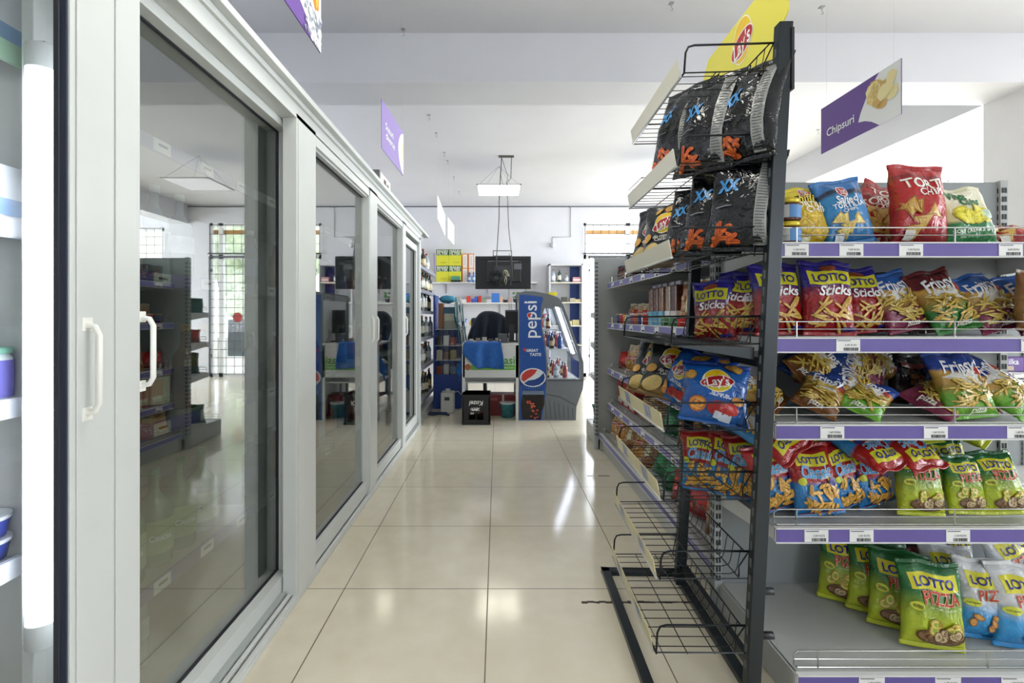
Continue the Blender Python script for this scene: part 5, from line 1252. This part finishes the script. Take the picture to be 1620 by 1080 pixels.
m.add([(p[0] + .012, -.0048, p[1] - .02), (p[0] + .024, -.0048, p[1] - .004), (p[0] + .02, -.0048, p[1] + .014), (p[0] + .006, -.0048, p[1] - .004)], [(0, 1, 2, 3)], pm('eef0f4', .3))
decal(m, [(833, 477.4), (845, 477.4), (845, 479.6), (833, 479.6)], pm('dfe3ea', .3), .002); decal(m, [(829.5, 477.4), (831.8, 477.4), (831.8, 479.6), (829.5, 479.6)], pm('dfe3ea', .3), .002)
m.build('vertical_lettering', None, fridge, fix=False); m = MB()
for st, x, y, w in (('GREAT', 842, 554, .13), ('TASTE', 847, 560.5, .125)):
    q = fp(x, y); put_text(m, st, (q[0], -.002, q[1]), (1, 0, 0), (0, 0, 1), w, pm('eef0f4', .3), .05, off=.001)
el(830, 553, 2.6, 2.6, c_r, .003, 12)
m.build('slogan_lettering', None, fridge, fix=False)
# interior
for z in (PZ(600, FY) + .005, PZ(552, FY), PZ(520, FY)):
    x1 = (.60 if z < .6 else .52 if z < .9 else .40); s = MB().box(.035, x1, .05, D - .05, z - .012, z).build('shelf', white_metal, fridge)
    MB().box(x1, x1 + .012, .05, D - .05, z - .03, z + .004).build('shelf_lip', strip_white, s)
m = MB(); 
for q in ((.50, .10), (.40, .30)): m.cyl((.40, .06 + q[1] * .6, 1.30), (.60, .06 + q[1] * .6, .72), .012, 8)
m.cyl((.25, .06, 1.33), (.25, D - .06, 1.33), .014, 8)
m.build('light_tube', mat('fridge_tube', '#eef0ff', .4, emit=7), fridge)
canb = bottle(.12, .032, '8c2430', 'c0c4c8', '9c2a36', .8, .75, .25, 'drink_can', labz=(.2, .8))
for sh, (z, xs) in enumerate(((PZ(600, FY) + .006, (.30, .40, .50)), (PZ(552, FY) + .001, (.26, .35, .44)), (PZ(520, FY) + .001, (.22, .31)))):
    for k, x in enumerate(xs):
        for r in range(4):
            pr = [kinds[4], kinds[3], redb][(k + sh + r) % 3] if sh != 1 else [redb, kinds[0], blueb][(k + r) % 3]
            row(pr, [(.255 + x, FY + .1 + r * .22, z)], [f'bottle in the drinks fridge, {["lowest", "middle", "upper"][sh]} shelf, {ORD[k]} column, {ORD[r]} from the printed side'], 'bottle', 'bottles inside the drinks fridge')
            row_o = None
for o in list(COL.objects):
    if o.get('group') == 'bottles inside the drinks fridge': o.scale = (.85, .85, .72)
o = boxthing('yellow_bag', (.1, .12, .04), 'd8c92c', 'small yellow pack lying on top of the drinks fridge', 'pack', None, (PX(873, 5.75), 5.75, 1.385), .1)

# ------------------------------------------------------------------ till desk and the things around it
DY = 5.27
desk = empty('till_desk', (-.07, DY, 0), 0, 'white till desk with a green printed front panel beside the drinks fridge', 'desk')
dx0, dx1 = PX(731, DY) + .07, .30
m = MB(); m.box(dx0 + .01, dx1, 0, .016, PZ(597, DY), PZ(546, DY)); fpn = m.build('front_panel', mat('desk_white', '#d3d4d2', .5), desk)
m = MB(); m.box(dx0, dx1, -.005, .62, PZ(546, DY), PZ(543, DY)); m.build('desk_top', white_metal, desk, bevel=.003)
m = MB(); m.box(dx0, dx1, .05, .6, .40, .415); m.build('lower_shelf', white_metal, desk)
for x in (dx0, dx1 - .03):
    for y in (0, .57): MB().box(x, x + .03, y, y + .03, 0, PZ(546, DY)).build('leg', white_metal, desk)
m = MB(); q = lambda px, py: (PX(px, DY) + .07, PZ(py, DY))
a, b = q(745, 585), q(815, 577); m.box(a[0], b[0], -.0015, 0, a[1], b[1], mat('print_green', '#6fb14a', .5))
c = q(806, 569); put_text(m, 'asi', (c[0], -.002, c[1]), (1, 0, 0), (0, 0, 1), .12, mat('print_green2', '#4f9a3c', .5), .05, off=.0006)
c = q(805, 581); put_text(m, 'Bucuresti', (c[0], -.002, c[1]), (1, 0, 0), (0, 0, 1), .10, mat('print_pale', '#d8e8c8', .5), .02, off=.0006)
c = q(740, 580.5); m.cyl((c[0], -.004, c[1]), (c[0], 0, c[1]), .035, 14, mat('sticker_brown', '#a8683c', .5))
m.build('printed_panel', None, fpn, fix=False)
# blue jacket hanging over the desk front
def cloth(name, fn, nu, nv, mt, thick, loc=(0, 0, 0), parent=None):
    m = MB(); m.add([fn(i / nu, j / nv) for j in range(nv + 1) for i in range(nu + 1)], [(j * (nu + 1) + i, j * (nu + 1) + i + 1, (j + 1) * (nu + 1) + i + 1, (j + 1) * (nu + 1) + i) for j in range(nv) for i in range(nu)], None, True)
    o = m.build(name, mt, parent, loc=loc); md = o.modifiers.new('s', 'SOLIDIFY'); md.thickness = thick; md.offset = 0; return o
blue_c = mat('blue_cloth', '#1f5fae', .7, noise_amt=.2, nscale=30)
zt = PZ(543, DY)
def fj(u, v):
    x = -.36 + u * .425 + .02 * math.sin(v * 5 + u * 3); L = .285 - .16 * max(0, (.32 - u) / .32) + .006 * math.sin(u * 9)
    s = v * (L + .22) - .22
    if s < 0: return (x, DY - .012 - s, zt + .012 + .004 * math.sin(u * 20))
    return (x + .02 * v * math.sin(u * 4), DY - .026 - .014 * math.sin(u * 17 + v * 3) * min(1, s * 8) - .012 * math.sin(u * 7), zt + .012 - s)
jk = cloth('blue_jacket', fj, 40, 24, blue_c, .006); tag(jk, 'bright blue jacket draped over the front of the till desk', 'jacket')
def fs(u, v): return (-.34 - u * .10 - .02 * math.sin(v * 6), DY - .01 + .10 * math.sin(u * 2) + .03 * v, zt - .03 - u * .25 - v * .16 + .02 * math.sin(u * 9))
cloth('sleeve', fs, 10, 10, blue_c, .01, parent=jk)
# crate, box and bucket under the desk
cr = empty('drinks_crate', (-.225, 5.20, 0), 0, 'black plastic drinks crate standing upside down under the till desk', 'crate')
m = MB(); w, d, h = .145, .15, .315; cb_ = mat('crate_black', '#17181b', .45)
for x in (-w, w - .012): m.box(x, x + .012, -d, d, 0, h)
for y in (-d, d - .012):
    m.box(-w, w, y, y + .012, .13, h); m.box(-w, w, y, y + .012, 0, .05); m.box(-w, -.085, y, y + .012, .05, .13); m.box(.085, w, y, y + .012, .05, .13)
m.box(-w, w, -d, d, h - .012, h); m.box(-w - .006, w + .006, -d - .006, d + .006, h - .02, h); m.box(-w - .006, w + .006, -d - .006, d + .006, 0, .02)
for x in (-.08, 0, .08): m.box(x - .004, x + .004, -d + .012, d - .012, .0, h - .02)
cbod = m.build('crate_body', cb_, cr)
m = MB(); put_text(m, 'Kozel', (0, -d - .002, .225), (-1, 0, 0), (0, 0, -1), .15, letter, .03, .2, 1.1, off=0)
for k in range(9):
    a = k * .7; m.tube([(-.03 + .03 * math.cos(a), -d - .0075, .165 + .018 * math.sin(a)), (.01 + .03 * math.cos(a * 1.7), -d - .0075, .165 + .016 * math.sin(a * 1.3 + 1))], .003, 4, letter)
m.build('printed_lettering', letter, cr, fix=False)
o = boxthing('red_cool_box', (.54, .22, .24), '7c1a20', 'dark red box standing behind the crate under the till desk', 'box', None, (.0, 5.62, .0), 0, [('r', -.16, .0, .72, .86, '9c5a5c'), ('r', -.48, -.38, .1, .95, 'c9bdb9'), ('r', .1, .14, .0, 1, 'd9d4d0')])
bk = MB().lathe([(.072, 0), (.085, .15), (.09, .155), (.09, .165), (.082, .165), (.07, .02)], n=24).build('bucket', mat('bucket_teal', '#4a98a4', .4, noise_amt=.35, nscale=25), loc=(PX(803, 5.45), 5.45, 0)); tag(bk, 'small teal bucket on the floor under the till desk', 'bucket')
MB().lathe([(.0915, .155), (.0915, .168)], n=24).build('white_rim', strip_white, bk)
# white appliance on the floor
ap = empty('white_appliance', (PX(708.5, 5.75), 5.75, 0), 0, 'small white boxy appliance on the floor in front of the blue cabinet', 'appliance')
MB().box(-.075, .075, -.1, .1, 0, .24).build('body', mat('appl_white', '#c9cac4', .4), ap, bevel=.008); MB().box(-.03, .03, -.103, -.1, .15, .19).build('display', darkgrey, ap)
MB().cyl((0, 0, .24), (0, 0, .275), .03, 12).build('cap', white_metal, ap)
MB().tube([(.03, 0, .22), (.12, .02, .24), (.19, .0, .18), (.18, -.05, .06), (.12, -.06, .02), (.2, -.02, .01), (.28, .05, .01)], .005, 6).build('cable', mat('cable_pale', '#c9c4b0', .5), ap)
tag(MB().tube([(-.82, 5.55, .012), (-.74, 5.5, .012), (-.66, 5.58, .012), (-.55, 5.5, .012), (-.6, 5.62, .012), (-.72, 5.6, .014), (-.8, 5.66, .012), (-.7, 5.53, .02), (-.62, 5.56, .012)], .01, 6).build('blue_hose', mat('hose_blue', '#22355e', .5)), 'dark blue coiled hose on the floor beside the white appliance', 'hose')
# blue and glass display cabinet
cab = empty('display_cabinet', (-.62, 6.05, 0), 0, 'blue based glass display cabinet between the liquor shelves and the till desk', 'cabinet')
blue_l = mat('blue_laminate', '#1d3f8c', .45)
m = MB(); m.box(-.17, .20, -.13, .25, 0, .42); m.build('base', blue_l, cab, bevel=.003)
m = MB(); m.box(-.17, -.15, -.13, .25, .42, 1.40); m.box(-.17, .2, .24, .25, .42, 1.0); m.build('side_panel', blue_l, cab)
for z in (.60, .78, .98): MB().box(-.15, .19, -.12, .24, z - .008, z).build('glass_shelf', mat('shelf_pale', '#b9c4cc', .3), cab)
MB().box(.192, .197, -.12, .24, .42, .98).box(-.15, .192, -.128, -.123, .42, .98).build('glass_front', gls_clear, cab)
cols = ['8c3a2c', 'c9b9a4', '3c2c24', 'a8a49c', '6c4a34', 'd9d4cc', '4c6a7c', '9c8c5c']
for k in range(10):
    z = (.42, .60, .78)[k % 3]; x = -.10 + (k // 3) * .085
    boxthing('small_box', (.07, .1, .10 + .02 * (k % 2)), cols[k % 8], f'small packet on the {["lowest", "second", "third"][k % 3]} level inside the glass cabinet, {ORD[k // 3]} from the left', 'packet', 'packets in the glass cabinet', (-.62 + x, 6.0, z + .001), 0)
for k, (x, w, h, c, l) in enumerate(((-.08, .06, .32, '8a5a34', 'tall brown pack on top of the glass cabinet'), (.04, .16, .10, '8a8f84', 'olive box on top of the glass cabinet'), (.04, .15, .09, 'b9b9a9', 'pale grey box stacked on the olive box of the glass cabinet'))):
    boxthing('stock_box', (w, .14, h), c, l, 'box', 'boxes on the glass cabinet', (-.62 + x, 6.02, .981 + (.101 if k == 2 else 0)), 0)
boxthing('stock_box', (.17, .14, .08), '2f5a72', 'dark teal box stacked on the pale grey one of the glass cabinet', 'box', 'boxes on the glass cabinet', (-.58, 6.02, 1.173), 0)
m = MB(); m.ball((0, 0, .05), .085, None, 10, (1.2, .8, .6), .12, 3); tag(m.build('teal_cloth_bundle', mat('teal_cloth', '#3f8fae', .7), loc=(-.63, 6.02, 1.30)), 'teal cloth bundle lying on the boxes of the glass cabinet', 'cloth')
m = MB(); rr = random.Random(8)
for k in range(14):
    x = rr.uniform(-.05, .04); m.tube([(x, -.14 + rr.uniform(0, .03), .42 + rr.uniform(-.05, .05)), (x + rr.uniform(-.02, .04), -.16, .2 + rr.uniform(-.1, .1)), (x + .05 + rr.uniform(-.03, .03), -.15, -.0 + rr.uniform(-.12, .12))], .008, 5, [mat('lan_teal', '#3f7f8c', .6), mat('lan_white', '#d3dcdc', .6), mat('lan_dk', '#2a4a54', .6)][k % 3])
tag(m.build('hanging_keycords', None, loc=(-.47, 6.03, .90)), 'bunch of teal and white cords hanging from the corner of the glass cabinet', 'cords')

# chair with a dark jacket behind the desk
ch = empty('office_chair', (-.17, 6.62, 0), .15, 'black office chair behind the till desk', 'chair')
m = MB(); m.box(-.24, .24, -.24, .24, .44, .52); m.build('seat', darkgrey, ch, bevel=.03)
m = MB(); m.box(-.22, .22, -.30, -.24, .58, 1.12); m.build('backrest', darkgrey, ch, bevel=.025)
for s_ in (-1, 1):
    m = MB(); m.tube([(s_ * .25, -.02, .48), (s_ * .31, -.02, .5), (s_ * .31, -.02, .68)], .014, 6); m.box(s_ * .31 - .035, s_ * .31 + .035, -.16, .14, .68, .705); m.build('armrest', blackp, ch, bevel=.006)
m = MB(); m.cyl((0, 0, .08), (0, 0, .44), .028, 10)
for k in range(5): a = k * 2 * math.pi / 5; m.cyl((0, 0, .09), (.28 * math.cos(a), .28 * math.sin(a), .06), .018, 6); m.ball((.28 * math.cos(a), .28 * math.sin(a), .03), .029, None, 8)
m.build('wheeled_base', blackp, ch)
navy = mat('navy_cloth', '#1c2434', .8)
def fjk(u, v):
    x = -.25 + .5 * u; a = (u - .5) * 2; sh = 1.19 - (.10 if a > 0 else .30) * abs(a) ** 2.4
    z = sh - v * .55; y = -.345 - .035 * math.sin(u * 19 + v * 2) * v ** .7 - .015 * math.sin(u * 7 + 1) - .05 * v
    return (x * (1 + .12 * v), y, z)
m = MB(); nu, nv = 30, 16
for sgn, off in ((1, 0), (-1, .17)):
    m.add([(p[0], p[1] if sgn > 0 else p[1] + .17 + .05 * (j / nv), p[2]) for j in range(nv + 1) for i in range(nu + 1) for p in [fjk(i / nu, j / nv)]], [(j * (nu + 1) + i, j * (nu + 1) + i + 1, (j + 1) * (nu + 1) + i + 1, (j + 1) * (nu + 1) + i) for j in range(nv) for i in range(nu)], None, True)
m.add([(p[0], p[1] + d, p[2] + z) for d, z in ((0, 0), (.04, .02), (.13, .02), (.17, 0)) for i in range(nu + 1) for p in [fjk(i / nu, 0)]], [(j * (nu + 1) + i, j * (nu + 1) + i + 1, (j + 1) * (nu + 1) + i + 1, (j + 1) * (nu + 1) + i) for j in range(3) for i in range(nu)], None, True)
o = m.build('dark_jacket', navy, loc=(-.17, 6.62, 0), rot=(0, 0, .15)); md = o.modifiers.new('s', 'SOLIDIFY'); md.thickness = .012
tag(o, 'dark navy jacket draped over the back of the office chair', 'jacket')
# till monitor and gear on the desk
mo = empty('till_monitor', (.165, 5.62, zt), 0, 'black till monitor seen from behind on the desk next to the drinks fridge', 'monitor')
MB().box(-.075, .075, -.02, .02, .10, .37).build('screen', blackp, mo, bevel=.006); MB().box(-.07, .07, -.024, -.02, .35, .365).build('rear_edge', mat('mon_edge', '#4a4a60', .4), mo); MB().box(-.03, .03, -.035, .0, .0, .2).box(-.07, .07, -.08, .08, 0, .015).build('stand', darkgrey, mo, bevel=.004)
o = boxthing('receipt_printer', (.1, .11, .1), '54575a', 'grey receipt printer on the till desk', 'printer', None, (.06, 5.42, zt), 0); MB().cyl((-.03, -.058, .03), (-.03, -.055, .03), .008, 8, emit_w := mat('indicator', '#f0f2f4', .4)).build('indicator', None, o)
o = boxthing('card_reader', (.06, .03, .05), '8c8d88', 'small grey card reader standing in front of the till monitor', 'card reader', None, (.10, 5.52, zt + .0), 0)
rr = random.Random(5)
for k in range(6):
    boxthing('sweet_box', (.05, .06, .035 + .01 * (k % 3)), ['d9d3c4', '9c8f7c', 'c9c4bc', '5c5a54', 'b9b0a4', '8c7a5c'][k], f'small pale sweet box on the desk top, {ORD[k]} from the left', 'box', 'sweet boxes on the till desk', (-.30 + .075 * k, 5.55, zt), rr.uniform(-.2, .2))

# ------------------------------------------------------------------ back wall shelves
def wshelf(px0, px1, z, lab, d=.27):
    y1 = YB; x0, x1 = PX(px0, 8.8), PX(px1, 8.8); t = empty('wall_shelf', ((x0 + x1) / 2, y1, z), 0, lab, 'shelf', 'white wall shelves'); w = (x1 - x0) / 2
    MB().box(-w, w, -d, -.001, -.022, 0).build('shelf_board', white_metal, t)
    for s_ in (-.75, .05, .8): MB().box(s_ * w - .008, s_ * w + .008, -d + .04, -.001, -.034, -.022).box(s_ * w - .008, s_ * w + .008, -.014, -.001, -.2, -.022).build('bracket', mat('bracket_grey', '#9a9ba3', .5), t)
    return z
zu = wshelf(683, 850, PZ(446, 8.8), 'white wall shelf carrying the yellow filter boxes')
zm = wshelf(712, 862, PZ(478.5, 8.8), 'long white wall shelf at middle height behind the till')
zl = wshelf(700, 742, PZ(514, 8.8), 'short white wall shelf lowest behind the till')
for r in range(2):
    for c in range(2):
        boxthing('filter_box', (.225, .2, .295), 'd2cf36', f'yellow and green filter box, {["left", "right"][c]} one of the {["lower", "upper"][r]} row', 'box', 'yellow filter boxes', (PX(700 + 19.8 * c, 8.78), 8.88, zu + .001 + r * .297), 0,
            [('r', -.5, .5, .64, 1, '24521f'), ('t', 'MANN', 0, .90, .86, 'e8ecd8'), ('t', 'FILTER', 0, .74, .86, 'e8ecd8'), ('t', 'C W511', .1, .2, .5, '8f8f3a')])
for r in range(2):
    for c in range(2):
        boxthing('filter_carton', (.105, .18, .26), 'e6ddd6', f'white filter carton with orange edges, {["left", "right"][c]} one of the {["lower", "upper"][r]} row', 'box', 'white and orange cartons', (PX(735.5 + 10 * c, 8.78), 8.9, zu + .001 + r * .262), 0,
            [('r', -.5, -.36, 0, 1, 'e08a52'), ('r', .36, .5, 0, 1, 'e08a52'), ('r', -.5, .5, .93, 1, 'e08a52'), ('r', -.12, .12, .15, .8, 'cfc9cf')])
blub = bottle(.17, .03, '3f6fb8', '2c3f6c', 'a9bcd8', .5, .5, .3, 'coolant_bottle')
row(blub, [(PX(742, 8.6), 8.76, zu), (PX(748.5, 8.6), 8.76, zu)], ['blue coolant bottle beside the orange-edged cartons, left one', 'blue coolant bottle beside the orange-edged cartons, right one'], 'bottle', 'blue bottles on the upper wall shelf')
o = boxthing('green_case', (.16, .05, .1), '4f8a72', 'small green case in front of the yellow filter boxes', 'case', None, (PX(720, 8.6), 8.755, zu + .001), 0); MB().box(-.09, .09, -.027, .025, 0, .03).build('black_base', blackp, o)
items = [(718, .1, .07, 'b4bfae', 'pale green packet at the left end'), (727, .10, .09, '9ca0a0', 'grey packet second from the left end'), (734, .10, .06, 'd3d4d2', 'white flat packet near the left end'), (741, .07, .12, 'd04038', 'red packet left of the blue ones'), (748, .06, .07, '4a4fa0', 'violet packet beside the red one'), (753.5, .05, .11, '3c62b4', 'blue packet in the middle left'), (759, .05, .12, 'd0342c', 'red packet in the middle'), (766, .1, .07, '8c9484', 'olive packet right of the middle red one'), (774, .09, .06, 'c9c4cc', 'pale flat packet in the middle'), (784, .15, .17, '3f74c0', 'large blue box'), (793, .05, .11, 'd9b48c', 'tan packet beside the large blue box'), (800, .08, .05, '2c2c30', 'black flat packet'), (806, .05, .1, 'c9a49c', 'pink packet')]
for k, (px, w, h, c, l) in enumerate(items): boxthing('stock_packet', (w, .12, h), c, l + ' of the middle wall shelf', 'packet', 'packets on the middle wall shelf', (PX(px, 8.8), 8.85, zm + .001), rr.uniform(-.1, .1))
pp = empty('potted_plant', (PX(816, 8.8), 8.85, zm + .001), 0, 'small green plant in a dark pot at the right of the middle wall shelf', 'plant')
MB().lathe([(.035, 0), (.05, .07)], n=14).build('pot', darkgrey, pp); m = MB()
for k in range(9): m.ball((rr.uniform(-.05, .05), rr.uniform(-.04, .04), rr.uniform(.09, .18)), .028, None, 6, (1, 1, .6), .2, k)
m.build('leaves', mat('plant_green', '#5f8a4c', .6), pp)
o = boxthing('white_basket', (.26, .14, .05), 'd3d0de', 'white tray of small bottles on the lowest wall shelf', 'tray', None, (PX(729, 8.8), 8.86, zl + .001), 0)
for k in range(4): row(blub, [(PX(722 + 5 * k, 8.8), 8.86, zl + .052)], [f'small bottle standing in the white tray, {ORD[k]} from the left'], 'bottle', 'small bottles in the white tray', scales=[(.7, .7, .4)])
m = MB(); m.ball((0, 0, .05), .07, None, 10, (1.1, .7, .75), .1, 2); tag(m.build('yellow_cloth', mat('yellow_cloth', '#d8c22c', .7), loc=(PX(749, 8.87), 8.9, PZ(515, 8.9) - .0)), 'yellow cloth bundle lying on the radiator', 'cloth')
ra = empty('radiator', (PX(736, 8.95), 8.9, .12), 0, 'white ribbed radiator on the back wall behind the office chair', 'radiator')
m = MB(); m.box(-.33, .33, -.01, .01, .0, PZ(516, 8.95) - .13)
for k in range(21): m.box(-.32 + .032 * k - .009, -.32 + .032 * k + .009, -.03, -.01, .02, PZ(516, 8.95) - .15)
m.build('heating_panel', white_paint, ra); MB().box(-.335, .335, -.035, .05, PZ(516, 8.95) - .13, PZ(516, 8.95) - .118).build('top_grille', white_metal, ra); MB().box(-.3, -.28, 0, .135, .3, .33).box(.28, .3, 0, .135, .3, .33).build('bracket', darkgrey, ra)
# blue and white bookcase by the door
bx0, bx1 = PX(869, 8.7), PX(922, 8.7); bw = (bx1 - bx0) / 2; bkc = empty('bookcase', ((bx0 + bx1) / 2, 8.85, 0), 0, 'white bookcase with blue inner panels against the back wall beside the glazed door', 'bookcase')
zt2 = PZ(417, 8.7)
m = MB(); m.box(-bw, -bw + .025, -.15, .15, 0, zt2); m.box(bw - .02, bw, -.15, .15, 0, zt2); m.box(-bw, bw, -.15, .15, zt2 - .03, zt2); m.box(-bw, bw, .14, .15, 0, zt2); m.build('carcass', mat('bookcase_white', '#cfd0d4', .5), bkc)
m = MB(); m.box(bw - .19, bw - .02, .12, .14, 0, zt2 - .03); m.box(-bw + .025, -bw + .05, .1, .14, 0, zt2 - .03); m.build('blue_back_panel', blue_l, bkc)
bz = [PZ(p, 8.7) for p in (446, 477.5, 514.5, 545)]
for z in bz: MB().box(-bw + .025, bw - .02, -.145, .12, z - .02, z).build('shelf', mat('shelf_cream', '#d9d6c8', .5), bkc)
bxm = (bx0 + bx1) / 2
row(kinds[3], [(bxm - .22, 8.78, bz[0])], ['small bottle with a red cap at the left of the bookcase top shelf'], 'bottle', 'bottles in the bookcase'); row(kinds[2], [(bxm - .11, 8.78, bz[0])], ['dark green bottle on the bookcase top shelf'], 'bottle', 'bottles in the bookcase')
row(kinds[3], [(bxm + .02, 8.78, bz[0])], ['clear squat bottle on the bookcase top shelf'], 'bottle', 'bottles in the bookcase', scales=[(1, 1, .7)])
boxthing('stock_packet', (.14, .12, .09), 'c98a8c', 'pink and white carton on the bookcase top shelf', 'packet', 'packets in the bookcase', (bxm + .2, 8.78, bz[0] + .001), 0, [('r', -.5, .5, .3, .6, 'e6dcdc')])
for k, (x, c, h) in enumerate(((-.18, 'c9c4b0', .08), (-.02, '4c4a44', .09), (.12, 'b0a890', .07), (.22, 'c9b98c', .05))): boxthing('stock_packet', (.1, .12, h), c, f'small packet on the second bookcase shelf, {ORD[k]} from the left', 'packet', 'packets in the bookcase', (bxm + x, 8.78, bz[1] + .001), 0)
for k, (x, c, h) in enumerate(((-.1, '8c8c84', .06), (.05, 'c9c09c', .08), (.18, 'b9ad7c', .1))): boxthing('stock_packet', (.12, .12, h), c, f'small pale packet on the third bookcase shelf, {ORD[k]} from the left', 'packet', 'packets in the bookcase', (bxm + x, 8.78, bz[2] + .001), 0)
cleanup()
# drop prototypes that were never placed
for o in [o for o in COL.objects if o.parent is None and o.type == 'MESH' and 'label' not in o and 'kind' not in o]:
    for c in [c for c in COL.objects if c.parent == o]: bpy.data.objects.remove(c)
    bpy.data.objects.remove(o)
